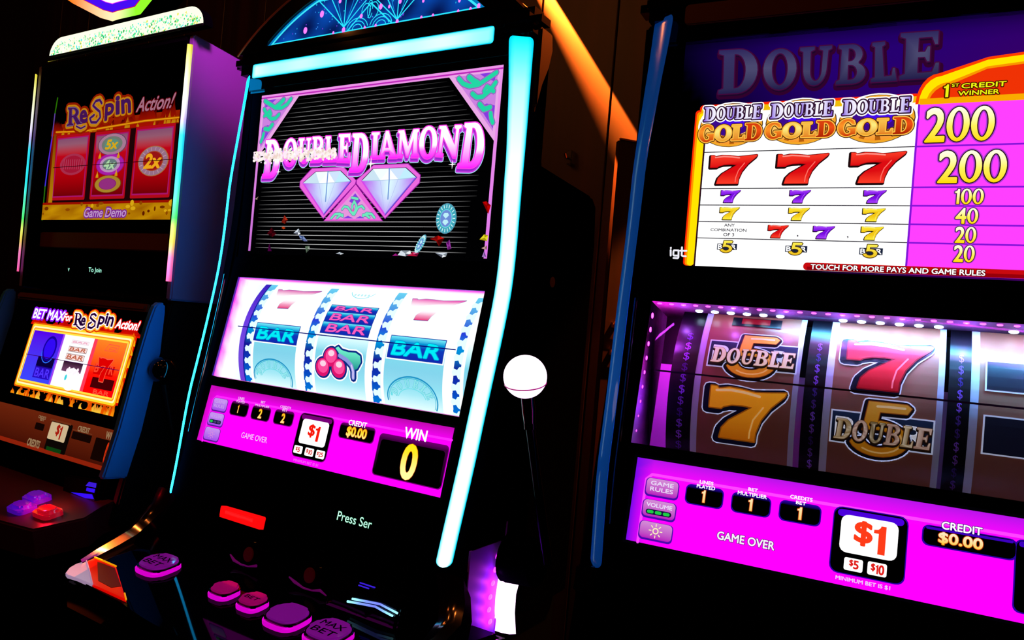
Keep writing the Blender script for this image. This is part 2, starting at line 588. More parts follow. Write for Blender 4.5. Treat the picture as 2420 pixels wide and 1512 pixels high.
# ------------------------------------------------------------------ room lamps
def lamp_spot(name, loc, to, energy, rgb, angle, blend, radius):
    l = bpy.data.lights.new(name, 'SPOT')
    l.energy = energy
    l.color = lin(rgb)
    l.spot_size = angle
    l.spot_blend = blend
    l.shadow_soft_size = radius
    o = bpy.data.objects.new(name, l)
    COL.objects.link(o)
    o.location = loc
    o.rotation_euler = (Vector(to) - Vector(loc)).to_track_quat('-Z', 'Y').to_euler()
    return o

def lamp_point(name, loc, energy, rgb, radius):
    l = bpy.data.lights.new(name, 'POINT')
    l.energy = energy
    l.color = lin(rgb)
    l.shadow_soft_size = radius
    o = bpy.data.objects.new(name, l)
    COL.objects.link(o)
    o.location = loc
    return o

WASH = (-1.40, 1.80, 2.585)
WASH_ADDED = (0.10, 1.78, 2.45)
lamp_spot('wall_washer_lamp', WASH, (WASH[0], WASH[1], 0), 6500.0, (255, 112, 30), math.radians(70), 0.02, 0.0035)
lamp_spot('wall_washer_lamp', WASH_ADDED, (WASH_ADDED[0], WASH_ADDED[1], 0), 260.0, (255, 135, 45), math.radians(80), 0.1, 0.02)  # added washer: lights the wall that the chrome shoulder plate mirrors
for i, p in enumerate([(-0.65, -0.55, 2.75), (0.35, 0.2, 2.75), (-1.9, -0.3, 2.75), (-1.25, -1.1, 2.75), (-2.6, 0.4, 2.75), (0.9, -0.9, 2.75), (-3.0, -1.2, 2.75), (-1.6, 0.6, 2.75)]):
    lamp_point('ceiling_lamp', p, 4.0, (255, 140, 62), 0.045)
lamp_point('aisle_lamp', (-0.55, 1.45, 2.6), 1.2, (255, 105, 35), 0.06)
lamp_spot('added_violet_lamp', (-0.80, 0.55, 2.05), (-1.25, 0.90, 1.70), 60.0, (255, 75, 215), math.radians(26), 1.0, 0.05)  # unseen violet spot added to tint the left machine's side panel

# ------------------------------------------------------------------ the room
def struct(name, bm, mat):
    o = mk(name, bm, mat, None)
    o['kind'] = 'structure'
    return o
wall_wood = wood_mat('dark_red_brown_wood_panelling', (23, 5, 2), (54, 14, 4), 6)
carpet = pbr('dark_carpet', (22, 10, 12), 0.95, spec=0.1)
plaster = pbr('dark_ceiling_paint', (30, 16, 12), 0.9, spec=0.1)
struct('floor', box(-4.2, 3.2, -2.4, 2.0, -0.06, 0.0), carpet)
struct('ceiling', box(-4.2, 3.2, -2.4, 2.0, 2.8, 2.86), plaster)
wb = box(-4.2, 3.2, 1.92, 2.0, 0.0, 2.8)
for k in range(30):                                         # upright panelling boards with open joints
    x = -4.1 + k * 0.245
    box(x, x + 0.241, 1.90, 1.925, 0.10, 2.8, 0.002, 1, wb)
struct('wall_back', wb, wall_wood)
struct('wall_left', box(-4.28, -4.2, -2.4, 2.0, 0, 2.8), plaster)
struct('wall_right', box(3.2, 3.28, -2.4, 2.0, 0, 2.8), plaster)
struct('wall_front', box(-4.2, 3.2, -2.48, -2.4, 0, 2.8), plaster)
# two small spotlights that wash the wall; the second is added for the chrome reflection
for WW, bf, where in ((WASH, True, 'small dark spotlight hanging close to the brown wall behind the arched machine'), (WASH_ADDED, False, 'small dark spotlight added out of view behind the machine with the white pay table')):
    bmw = bmesh.new()
    b = bmesh.new()
    bmesh.ops.create_cone(b, segments=28, radius1=0.055, radius2=0.05, depth=0.05)
    for v in b.verts:
        v.co += Vector((WW[0], WW[1], WW[2] + 0.045))
    merge(bmw, b)
    tube([(WW[0], WW[1], WW[2] + 0.07), (WW[0], WW[1], 2.8)], 0.012, 10, bmw)
    can = mk('pendant_spotlight', bmw, M['satin'], None)
    can['label'] = where
    can['category'] = 'lamp'
    if not bf:
        continue
    b = bmesh.new()
    bmesh.ops.create_cone(b, cap_ends=True, segments=28, radius1=0.0340, radius2=0.0340, depth=0.003)
    for v in b.verts:
        v.co += Vector((WW[0], WW[1], WW[2] - 0.055))
    for s in (-1, 1):
        tube([(WW[0] + s * 0.035, WW[1], WW[2] - 0.055), (WW[0] + s * 0.053, WW[1], WW[2] + 0.03)], 0.0015, 6, b)
    mk('beam_blocker', b, M['satin'], can)  # unseen disc added to block the inner beam, leaving a bright rim

# brown partition set at an angle in the gap, with a lit top edge and two brass pulls
CUR = None
PC, PD, PN = Vector((-0.74, 1.60, 0)), Vector((0.63, 0.777, 0)), Vector((0.777, -0.63, 0))
def obox(d0, d1, n0, n1, z0, z1, r=0.0, bm=None):
    b = box(d0, d1, n0, n1, z0, z1, r)
    for v in b.verts:
        v.co = PC + PD * v.co.x + PN * v.co.y + Vector((0, 0, v.co.z))
    return merge(bm, b)
unit = mk('partition', obox(0, .22, -.02, 0, 0, 1.655, .002), wall_wood, None)
unit['label'] = 'reddish brown wooden partition with two brass pulls in the gap behind the lever'
unit['category'] = 'partition'
unit['kind'] = 'thing'
mk('top_edge', obox(0, .22, -.004, .002, 1.655, 1.6585, 0), M['brass'], unit, label='thin brass strip')
for z in (1.165, 1.228):
    hb = obox(.012, .10, .016, .024, z - .008, z + .008, .003)
    obox(.018, .030, 0, .018, z - .006, z + .006, 0, hb)
    obox(.080, .092, 0, .018, z - .006, z + .006, 0, hb)
    mk('drawer_pull', hb, M['brass'], unit)
# small chrome fitting on the panelling
b = box(-1.028, -1.010, 1.875, 1.902, 1.672, 1.712, 0.003)
tube([(-1.019, 1.88, 1.690), (-1.019, 1.858, 1.688), (-1.019, 1.852, 1.698)], 0.004, 8, b)
ft = mk('wall_hook', b, M['chrome'], None)
ft['label'] = 'tiny chrome fitting on the dark brown wall right of the arched machine'
ft['category'] = 'wall fitting'

# ------------------------------------------------------------------ the tall arched machine body
def smin(a, b, k=0.026):
    return (a + b - math.sqrt((a - b) ** 2 + k * k)) / 2

class Cab:
    """front geometry of one cabinet: upright top door, leaning lower door"""
    def __init__(s, a, cx, yup, ylo, zlo):
        s.fr = Frame(a, cx, yup + 0.2)
        s.cx, s.yup, s.ylo, s.zlo = cx, yup, ylo, zlo
        s.top = Face(s.fr, yup, 1.2, 0.0)
        s.low = Face(s.fr, ylo, zlo, TILT)
    def y(s, z):
        return smin(s.yup, s.ylo + TAN * (z - s.zlo))
    def sv(s, z):
        return (z - s.zlo) / math.cos(TILT)

def flank_profile(c, d, z0, z1, yb, n=18, back=None):
    p = [(c.y(z0 + (z1 - z0) * i / n) + d, z0 + (z1 - z0) * i / n) for i in range(n + 1)]
    return p + (back or [(yb, z1), (yb, z0)])

def table(rows, x):
    if x <= rows[0][0]:
        return rows[0][1]
    for (a, p), (b, q) in zip(rows, rows[1:]):
        if x <= b:
            t = (x - a) / (b - a)
            t = t * t * (3 - 2 * t) * 0.5 + t * 0.5
            return p + (q - p) * t
    return rows[-1][1]
HOUT = [(0.885, 0.2860), (1.06, 0.2965), (1.25, 0.3015), (1.40, 0.2995), (1.60, 0.2920)]
DY = [(0.885, -0.001), (1.06, -0.008), (1.25, -0.006), (1.40, -0.012), (1.60, -0.006)]
WID = [(0.885, 0.0200), (1.06, 0.0205), (1.30, 0.0212), (1.42, 0.0235), (1.50, 0.027), (1.60, 0.0335)]
def light_tube(c, s, z0, z1, bulge, phi, name, mat, par, colfn=None, nz=40):
    """lit corner tube: a bulged strip on the rounded front corner (s = -1 left, 1 right)"""
    b = bmesh.new()
    rows = []
    K = 9
    info = []
    ca, sa = math.cos(phi), math.sin(phi)
    ts = [i / nz for i in range(nz + 1)] + [k * 0.0011 / (z1 - z0) for k in range(1, 10)] + [1 - k * 0.0011 / (z1 - z0) for k in range(1, 10)]
    ts.sort()
    nz = len(ts) - 1
    for t in ts:
        z = z0 + (z1 - z0) * t
        e = min((z - z0) / 0.009, (z1 - z) / 0.009, 1.0)
        e = math.sqrt(max(0.0, 1 - (1 - e) ** 2)) if e < 1 else 1.0
        hout, dy = table(HOUT, z), table(DY, z)
        hi = hout - table(WID, z)
        hc, hw = (hi + hout) / 2, (hout - hi) / 2 * max(e, 0.05)
        if t > 0.5 and e < 1:
            hw = (hout - hi) / 2 * (0.72 + 0.28 * e)
        row = []
        for k in range(K):
            q = -1 + 2 * k / (K - 1)
            bl = bulge * math.sqrt(max(0.0, 1 - q * q)) * max(e, 0.05)
            h = hc + hw * q * ca + bl * sa
            y = c.y(z) + dy + hw * q * sa - bl * ca
            row.append(b.verts.new((c.cx + s * h, y, z)))
            info.append((q, t, z))
        back = [b.verts.new((c.cx + s * (hc + hw * ca), c.y(z) + dy + hw * sa + 0.0015, z)),
                b.verts.new((c.cx + s * (hc - hw * ca), c.y(z) + dy - hw * sa + 0.0015, z))]
        info += [(1, t, z), (-1, t, z)]
        rows.append(row + back)
    n = K + 2
    for i in range(nz):
        for k in range(n):
            b.faces.new((rows[i][k], rows[i][(k + 1) % n], rows[i + 1][(k + 1) % n], rows[i + 1][k]))
    b.faces.new(rows[0]); b.faces.new(rows[-1][::-1])
    o = mk(name, b, mat, par)
    if colfn:
        paint(o, lambda co, i: colfn(*info[i]))
    return o

def frame_slabs(face, u0, u1, v0, v1, hu0, hu1, hv0, hv1, n0, n1, r=0.003):
    """four slabs round a rectangular opening, as one mesh"""
    b = None
    for (a, c, d, e) in ((u0, u1, v0, hv0), (u0, u1, hv1, v1), (u0, hu0, hv0, hv1), (hu1, u1, hv0, hv1)):
        b = prism_n(face, [(a, d), (c, d), (c, e), (a, e)], n0, n1, 0.0, b)
    return b

def arch_pts(c, hw, z0, deg, n=28):
    """circular segment standing on a chord, in (u, z)"""
    a = math.radians(deg)
    R = hw / math.sin(a)
    return [(c.cx + R * math.sin(a - 2 * a * i / n), z0 + R * (math.cos(a - 2 * a * i / n) - math.cos(a))) for i in range(n + 1)]

def arched_cabinet(c, m, lit):
    """body, doors, flanks, shoulders and topper housing shared by the two arched machines"""
    cx, yb = c.cx, c.yup + 0.212
    H = 0.286
    # body: stands back from the doors so that the reel window has depth
    box_top = [(c.yup + 0.19, 1.413), (c.yup + 0.205, 1.400), (yb, 1.34)]
    back = [(c.yup + 0.026, 1.60), (c.yup + 0.028, 1.425)] + box_top
    pr = [(c.y(0.80 + 0.61 * i / 16) + 0.09, 0.80 + 0.61 * i / 16) for i in range(17)] + box_top + [(yb, 0.02), (c.ylo + 0.03, 0.02), (c.ylo + 0.03, 0.78)]
    mk('cabinet_body', prism_x(pr, cx - H, cx + H, 0.004), M['satin'], m)
    for s in (-1, 1):
        x0, x1 = (cx + s * 0.280, cx + s * 0.304)
        mk('side_panel', prism_x(flank_profile(c, 0.012, 0.80, 1.60, yb, back=back + [(yb, 0.80)]), min(x0, x1), max(x0, x1), 0.004), M['flat'], m)
    # top door
    b = prism_n(c.top, [(cx - 0.279, 0.073), (cx + 0.279, 0.073), (cx + 0.279, 0.400), (cx - 0.279, 0.400)], -0.026, -0.003, 0.004)
    mk('top_door', b, M['black'], m)
    # lower door round the reel window
    wz0, wz1 = c.sv(1.0785), c.sv(1.249)
    wu0, wu1 = cx - 0.2606, cx + 0.2505
    b = frame_slabs(c.low, cx - 0.279, cx + 0.279, c.sv(0.825), c.sv(1.283), wu0, wu1, wz0, wz1, -0.085, -0.003)
    mk('lower_door', b, M['black'], m)
    # trim beads running down between door and tubes
    for s in (-1, 1):
        pts = [(cx + s * (table(HOUT, 0.985 + 0.265 * i / 30) - table(WID, 0.985 + 0.265 * i / 30) - .0035), c.y(0.985 + 0.265 * i / 30) - 0.001, 0.985 + 0.265 * i / 30) for i in range(31)]
        mk('edge_trim', tube(pts, 0.0022, 8), M['darkchrome'], m)
    # shoulders
    for s in (-1, 1):
        b = box(cx + s * 0.284 - 0.022, cx + s * 0.284 + 0.022, c.yup - 0.022, c.yup + 0.026, 1.596, 1.630, 0.012, 4)
        mk('shoulder_cap', b, M['gloss'], m)
        if s < 0:
            continue
        p = [(c.yup - 0.012, 1.60), (c.yup + 0.018, 1.60), (c.yup + 0.022, 1.578), (c.yup + 0.016, 1.553), (c.yup + 0.002, 1.525), (c.yup - 0.010, 1.485)]
        x0, x1 = cx + s * 0.302, cx + s * 0.309
        mk('shoulder_plate', prism_x(p, min(x0, x1), max(x0, x1), 0.002), M['chrome'], m, label='mirror chrome shoulder plate')
    # topper
    zt = 1.6335
    out = arch_pts(c, 0.285, zt - 0.008, 44)
    fy = Face(c.fr, c.yup, 0.0, 0.0)
    inn = arch_pts(c, 0.222, zt, 41)
    b = bmesh.new()
    n = len(out)
    y0, y1 = c.yup - 0.024, c.yup + 0.028
    ring = [[b.verts.new((p[0], y, p[1])) for p in pts] for pts, y in ((out, y0), (inn, y0), (out, y1), (inn, y1))]
    for i in range(n):
        j = (i + 1) % n
        b.faces.new((ring[0][i], ring[1][i], ring[1][j], ring[0][j]))
        b.faces.new((ring[0][i], ring[0][j], ring[2][j], ring[2][i]))
        b.faces.new((ring[1][i], ring[3][i], ring[3][j], ring[1][j]))
        b.faces.new((ring[2][i], ring[2][j], ring[3][j], ring[3][i]))
    mk('topper_housing', b, M['gloss'], m)
    mk('topper_back', prism_n(Face(c.fr, c.yup + 0.026, 0.0, 0.0), [(p[0], p[1]) for p in inn][::-1], -0.01, 0.0), M['black'], m)
    tp = arch_pts(c, 0.287, zt - 0.010, 44)
    mk('topper_edge_trim', tube([(p[0], y0 - 0.001, p[1]) for p in tp], 0.0018, 6), M['brass'], m, label='thin bright edge trim of the arched topper')
    b = box(cx - 0.281, cx + 0.281, c.yup - 0.020, c.yup + 0.028, 1.602, 1.627, 0.006)
    box(cx - 0.281, cx + 0.281, c.yup - 0.004, c.yup + 0.028, 1.566, 1.604, 0.004, 2, b)
    mk('topper_rail', b, M['gloss'], m)
    return fy

def deck_outline(c):
    cx = c.cx
    half_ = [(0.352, 0.055), (0.302, -0.030), (0.287, -0.095), (0.279, -0.118), (0.267, -0.151), (0.255, -0.157), (0.111, -0.159)]
    P = [(cx - u, v) for u, v in half_]
    P += [(cx - 0.111 + 0.222 * i / 8, -0.159 - 0.010 * math.sin(math.pi * i / 8)) for i in range(1, 8)]
    P += [(cx + u, v) for u, v in half_[::-1]]
    return P

def window_box(c, m, lip_mat, wallcol, depth=0.083, lip=0.007):
    """lining of the reel window: a plain lip, then walls with painted glow"""
    wz0, wz1 = c.sv(1.0785), c.sv(1.249)
    u0, u1 = c.cx - 0.2598, c.cx + 0.2497
    wz0 += .0008
    wz1 -= .0008
    def ring(n0, n1, nn, back):
        b = bmesh.new()
        rows = []
        P = [(u0, wz0)] + [(u1, wz0)] + [(u1, wz0 + (wz1 - wz0) * k / 12) for k in range(1, 13)] + [(u0, wz1)] + [(u0, wz1 + (wz0 - wz1) * k / 12) for k in range(1, 12)]
        for i in range(nn + 1):
            n_ = n0 + (n1 - n0) * i / nn
            rows.append([b.verts.new(c.low.at(p[0], p[1], n_)) for p in P])
        N = len(P)
        for i in range(nn):
            for k in range(N):
                b.faces.new((rows[i][k], rows[i + 1][k], rows[i + 1][(k + 1) % N], rows[i][(k + 1) % N]))
        if back:
            b.faces.new(rows[-1])
        return b
    lin_ = mk('window_lip', ring(-0.0035, -lip, 1, False), lip_mat, m)
    d = mk('glow_painted_walls', ring(-lip, -depth, 10, True), M['glow'], lin_)  # light on the walls painted as glow, pink at the lip to white
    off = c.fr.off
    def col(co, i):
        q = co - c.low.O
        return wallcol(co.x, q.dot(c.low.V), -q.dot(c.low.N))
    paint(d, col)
    return lin_

# ================================================================== middle machine
C2 = Cab(0.0, -0.829, 0.865, 0.800, 0.9744)
CUR = C2.fr
m2 = machine('slot_machine', C2.fr, 'arched slot machine with glowing cyan side tubes, a two-diamond screen and three bright reels', 'slot machines in the row')
arched_cabinet(C2, m2, True)
cx = C2.cx

# ---- lit corner tubes
CY, CW, CE = lin((0, 235, 255), 1.25), lin((215, 255, 255), 1.9), lin((0, 225, 255), 1.0)
def tube_col(q, t, z):
    core = mixc(lin((90, 250, 255), 1.3), CW, min(1.0, (1 - t) * 3.2))
    core = mixc(core, CY, max(0.0, (t - 0.90) / 0.10))
    return mixc(core, CE, max(0.0, abs(q) - 0.55) / 0.45)
light_tube(C2, 1, 0.895, 1.592, 0.0012, math.radians(32), 'light_tube', M['lamp'], m2, tube_col)
light_tube(C2, -1, 0.885, 1.592, 0.0012, math.radians(32), 'light_tube', M['lamp'], m2,
           lambda q, t, z: mixc(lin((45, 200, 255), 8.0), lin((8, 165, 255), 7.0), max(abs(q) * .7, t)))

# ---- bar light under the arch
fb = Face(C2.fr, 0.839, 0.0)
g = Gfx(fb)
BX = (cx - 0.2440, 1.5805, cx + 0.2430, 1.6045)
o = mk('light_bar', prism_n(fb, g.rr(*BX, 0.005), -0.003, -0.0004, 0.0), M['black'], m2)
g.rect(*BX, lin((0, 215, 255)), 0, 0.005)
def barc(u, v):
    e_ = min(1.0, min(v - BX[1], BX[3] - v) / 0.006, min(u - BX[0], BX[2] - u) / 0.008)
    return mixc(lin((40, 235, 255), 1.1), lin((190 + 45 * math.sin(u * 31 + 1) * math.sin(u * 13), 255, 255), 1.2), max(0.0, e_))
g.grid(BX[0] + .0012, BX[1] + .0012, BX[2] - .0012, BX[3] - .0012, 60, 8, barc, 1)
g.build('bar_diffuser', M['glow'], o, label='long cyan lit strip')

# ---- etched glass in the arch
fg = Face(C2.fr, 0.846, 0.0)
g = Gfx(fg)
zt = 1.6335
def night(u, v):
    n = 0.5 + 0.5 * math.sin(u * 61 + v * 23) * math.cos(v * 77 - u * 31)
    return mixc(lin((4, 12, 70)), lin((10, 80, 190)), n * 0.9)
seg = arch_pts(C2, 0.219, zt + 0.001, 41, 40)
R_ = 0.219 / math.sin(math.radians(41)); zc_ = zt + 0.001 - R_ * math.cos(math.radians(41))
def under(u, v):
    return (v - zc_) ** 2 + (u - cx) ** 2 < R_ ** 2
nu = 60
for i in range(nu):
    ua, ub = cx - 0.219 + 0.438 * i / nu, cx - 0.219 + 0.438 * (i + 1) / nu
    ha = max(0.0, zc_ + math.sqrt(R_ ** 2 - (ua - cx) ** 2) - zt)
    hb = max(0.0, zc_ + math.sqrt(R_ ** 2 - (ub - cx) ** 2) - zt)
    for j in range(6):
        g.tri([(ua, zt + ha * j / 6), (ub, zt + hb * j / 6), (ub, zt + hb * (j + 1) / 6), (ua, zt + ha * (j + 1) / 6)], [(0, 1, 2, 3)], night, 0)
ice = lin((40, 225, 255), 1.1)
g.line(seg, 0.009, lin((0, 120, 190)), 1)
g.line([(cx + (p[0] - cx) * 0.965, zt + (p[1] - zt) * 0.95) for p in seg], 0.0032, lin((60, 235, 255)), 2)
g.line([(cx - 0.205, zt + 0.003), (cx + 0.205, zt + 0.003)], 0.0026, ice, 2)
def gem_lines(px, py, k):
    P = lambda x, y: (px + x * k, py + y * k)
    top, mid, tip = 0.60, 0.42, 0.0
    xs = [-0.5, -0.27, 0.0, 0.27, 0.5]
    ts = [-0.34, -0.12, 0.12, 0.34]
    g.line([P(x, mid) for x in xs], 0.0020, ice, 3)
    g.line([P(x, top) for x in ts], 0.0020, ice, 3)
    for x in xs:
        g.line([P(x, mid), P(0, 0)], 0.0018, ice, 3)
    for a, t_ in zip(xs, ts):
        g.line([P(a, mid), P(t_, top)], 0.0018, ice, 3)
    for a, t_ in zip(xs[1:], ts):
        g.line([P(a, mid), P(t_, top)], 0.0018, ice, 3)
    for k2 in (-0.15, 0.15):
        g.line([P(k2, 0.36), P(k2 * 0.4, 0.12)], 0.0012, lin((20, 150, 230)), 3)
a = g.q(Z5, 785, 205); c_ = g.q(Z5, 1175, 150)
gem_lines(a[0], a[1] + 0.001, 0.118)
gem_lines(c_[0], c_[1] + 0.001, 0.118)
tri_ = [g.q(Z5, 800, 240), g.q(Z5, 1140, 172), g.q(Z5, 985, 22)]
g.line(tri_, 0.0022, ice, 3, True)
ctr = ((tri_[0][0] + tri_[1][0]) / 2, tri_[0][1])
for s_ in (-1, 1):
    for r_ in (0.010, 0.016, 0.022):
        g.line(arc(ctr[0] + s_ * 0.024, ctr[1] + 0.002, r_, r_ * 0.8, 10, 170, 8), 0.0013, ice, 3)
    g.line(arc(ctr[0] + s_ * 0.008, ctr[1] + 0.028, 0.009, 0.012, -60, 200, 8), 0.0013, ice, 3)
g.line(arc(ctr[0], ctr[1] + 0.030, 0.005, 0.014, 0, 330, 10), 0.0013, ice, 3)
pk = lin((235, 120, 255), 1.3)
rnd = random.Random(3)
for x, y, r_ in ((627, 105, 6), (505, 225, 6), (760, 10, 4), (785, 222, 5), (915, 120, 4), (1058, 50, 5), (1178, 160, 4), (710, 243, 3), (940, 205, 3), (1355, 130, 3), (1440, 115, 3), (1625, 85, 3), (1715, 68, 3), (1775, 45, 4), (1370, 8, 3), (1120, 50, 3), (1200, 12, 4), (1020, 190, 3), (1635, 6, 3)):
    p = g.q(Z5, x, y)
    g.ell(p[0], p[1], r_ * 0.00075, r_ * 0.00095, pk, 5, 10)
for k in range(70):
    u = cx + rnd.uniform(-0.2, 0.2); v = zt + rnd.uniform(0.006, 0.072)
    if under(u, v + 0.006):
        g.ell(u, v, rnd.uniform(0.0006, 0.0015), rnd.uniform(0.0006, 0.0015), rnd.choice([lin((60, 150, 255)), lin((120, 60, 230)), lin((40, 220, 255))]), 2, 6)
g.build('etched_glass', M['glow'], m2, label='blue lit glass etched with two diamonds')

# ---- upper screen
g = Gfx(C2.top)
L, Rr, B, T = cx - 0.2468, cx + 0.2455, 0.0923, 0.3596
g.rect(L - 0.004, B - 0.004, Rr + 0.004, T + 0.003, lin((1, 1, 2)), 0)
v = B + 0.007
while v < T - 0.012:
    f = (v - B) / (T - B)
    ins = max(0.006, (f - 0.66) * 0.24 + 0.006)
    gr = 0.75 if f < 0.45 else 0.30 if f < 0.68 else 0.55
    if f > 0.68:
        gr *= 0.4 + 0.6 * math.sin(min(1, (1 - f) * 6) * 1.5)
    gr *= 0.85 + 0.15 * math.sin(v * 900)
    c0 = lin((255 * gr, 255 * gr, 255 * gr))
    ll, rl = L + ins + (0.012 if f < 0.3 else 0.014), Rr - ins - (0.03 if f < 0.3 else 0.02)
    n = 8
    fa = lambda u, vv, ll=ll, rl=rl, c0=c0: tuple(k * max(0.05, min(1, (u - ll) * 22, (rl - u) * 14)) for k in c0)
    g.grid(ll, v - 0.00045, rl, v + 0.00045, n, 1, fa, 1)
    v += 0.00725
pkl, pkd = lin((240, 150, 235)), lin((190, 40, 185))
g.rect(L + 0.001, B + 0.001, L + 0.0065, T, vgrad([(B, lin((200, 110, 215))), (T, pkl)]), 2)
g.rect(Rr - 0.0055, B, Rr, T, vgrad([(B, lin((225, 120, 235))), (T - 0.05, lin((235, 90, 235))), (T, pkl)]), 2)
g.rect(L + 0.001, T - 0.008, Rr, T, pkd, 3)
g.rect(L + 0.001, T - 0.0035, Rr, T, pkl, 4)
g.rect(L + 0.001, T - 0.0085, Rr, T - 0.0060, pkl, 4)
teal, vio, lav = lin((35, 215, 165)), lin((135, 60, 225)), lin((236, 168, 232))
def corner(mir, sx):
    """carved corner fan, drawn from the outer corner inwards"""
    X = (lambda a, b_: (Rr - 0.004 - a, T - 0.006 - b_)) if mir else (lambda a, b_: (L + 0.005 + a, T - 0.006 - b_))
    S_ = sx
    g.poly([X(0, 0), X(0.090 * S_, 0), X(0, 0.1 * S_)], lav, 5)
    g.poly([X(0.004, 0.003), X(0.078 * S_, 0.003), X(0.004, 0.086 * S_)], lin((205, 130, 225)), 6)
    g.poly([X(0.006, 0.003), X(0.034 * S_, 0.003), X(0.020 * S_, 0.012 * S_), X(0.008, 0.016 * S_)], vio, 7)
    g.poly([X(0.004, 0.050 * S_), X(0.018 * S_, 0.046 * S_), X(0.030 * S_, 0.050 * S_), X(0.004, 0.082 * S_)], vio, 7)
    def sw(pts, wd):
        q = [X(a * S_, b_ * S_) for a, b_ in pts]
        g.line(q, wd * S_ * 1.5, lin((150, 100, 190)), 7.5)
        g.line(q, wd * S_, teal, 8)
    sw([(0.070, 0.006), (0.062, 0.014), (0.050, 0.019), (0.034, 0.018), (0.018, 0.010), (0.006, 0.004)], 0.0065)
    sw([(0.052, 0.006), (0.044, 0.012), (0.036, 0.016)], 0.008)
    sw([(0.044, 0.030), (0.036, 0.036), (0.026, 0.036), (0.014, 0.028), (0.006, 0.018)], 0.0065)
    sw([(0.024, 0.028), (0.020, 0.022), (0.008, 0.030)], 0.006)
    sw([(0.030, 0.046), (0.022, 0.054), (0.012, 0.052)], 0.007)
    sw([(0.010, 0.060), (0.008, 0.068), (0.005, 0.074)], 0.006)
corner(True, 1.0)
corner(False, 1.0)

# title
def title_col(v0, v1):
    return vgrad([(v0, lin((255, 20, 245), 1.1)), (v0 + (v1 - v0) * 0.28, lin((255, 110, 250), 1.1)), (v0 + (v1 - v0) * 0.42, WHITE), (v1, WHITE)])
TL = [('D', (268, 192), (395, 185), (375, 515), (235, 518)), ('O', (425, 185), (545, 178), (530, 412), (410, 418)),
      ('U', (553, 178), (660, 172), (645, 390), (545, 395)), ('B', (672, 165), (775, 158), (775, 382), (655, 385)),
      ('L', (785, 160), (850, 158), (885, 376), (765, 380)), ('E', (900, 142), (1003, 137), (992, 386), (885, 382)),
      ('D', (1020, 137), (1168, 130), (1140, 465), (990, 468)), ('I', (1185, 127), (1252, 124), (1237, 352), (1172, 356)),
      ('A', (1262, 118), (1372, 112), (1402, 348), (1240, 352)), ('M', (1415, 110), (1592, 97), (1585, 342), (1400, 342)),
      ('O', (1600, 82), (1757, 74), (1742, 345), (1588, 350)), ('N', (1770, 72), (1962, 62), (1932, 348), (1738, 332)),
      ('D', (1990, 47), (2165, 36), (2145, 436), (1925, 432))]
for ch, *qd in TL:
    mp = g.quadmap(Z6, *qd)
    v0 = mp(0.5, 0)[1]; v1 = mp(0.5, 1)[1]
    sh = lambda x, y, mp=mp: (mp(x, y)[0] - 0.0018, mp(x, y)[1] - 0.0045)
    g.glyph(ch, sh, lin((150, 40, 200)), 13, [(0.0042, lin((200, 60, 225))), (0.0062, lin((170, 235, 255)))])
    g.glyph(ch, mp, title_col(v0, v1), 18, [(0.0034, lin((255, 60, 235)))])
# sweep of sparkle dust over the first word
rnd = random.Random(11)
for k in range(340):
    x = rnd.uniform(165, 880)
    y = 318 + rnd.gauss(0, 24) + (x - 500) * -0.03
    p = g.q(Z6, x, y)
    s_ = rnd.uniform(0.0012, 0.0044)
    g.ell(p[0], p[1], s_, s_ * 0.8, lin(rnd.choice([(255, 250, 240), (240, 215, 205), (255, 235, 250)])), 20 + (k % 5) * 0.2, 7)
def spark(crop, x, y, r_):
    p = g.q(crop, x, y)
    for a in (0, 90):
        dx, dy = math.cos(math.radians(a)), math.sin(math.radians(a))
        g.poly([(p[0] - dx * r_, p[1] - dy * r_), (p[0] - dy * r_ * 0.14, p[1] + dx * r_ * 0.14), (p[0] + dx * r_, p[1] + dy * r_), (p[0] + dy * r_ * 0.14, p[1] - dx * r_ * 0.14)], WHITE, 24)
spark(Z6, 1180, 400, 0.010); spark(Z6, 1885, 405, 0.007); spark(Z6, 380, 468, 0.006)

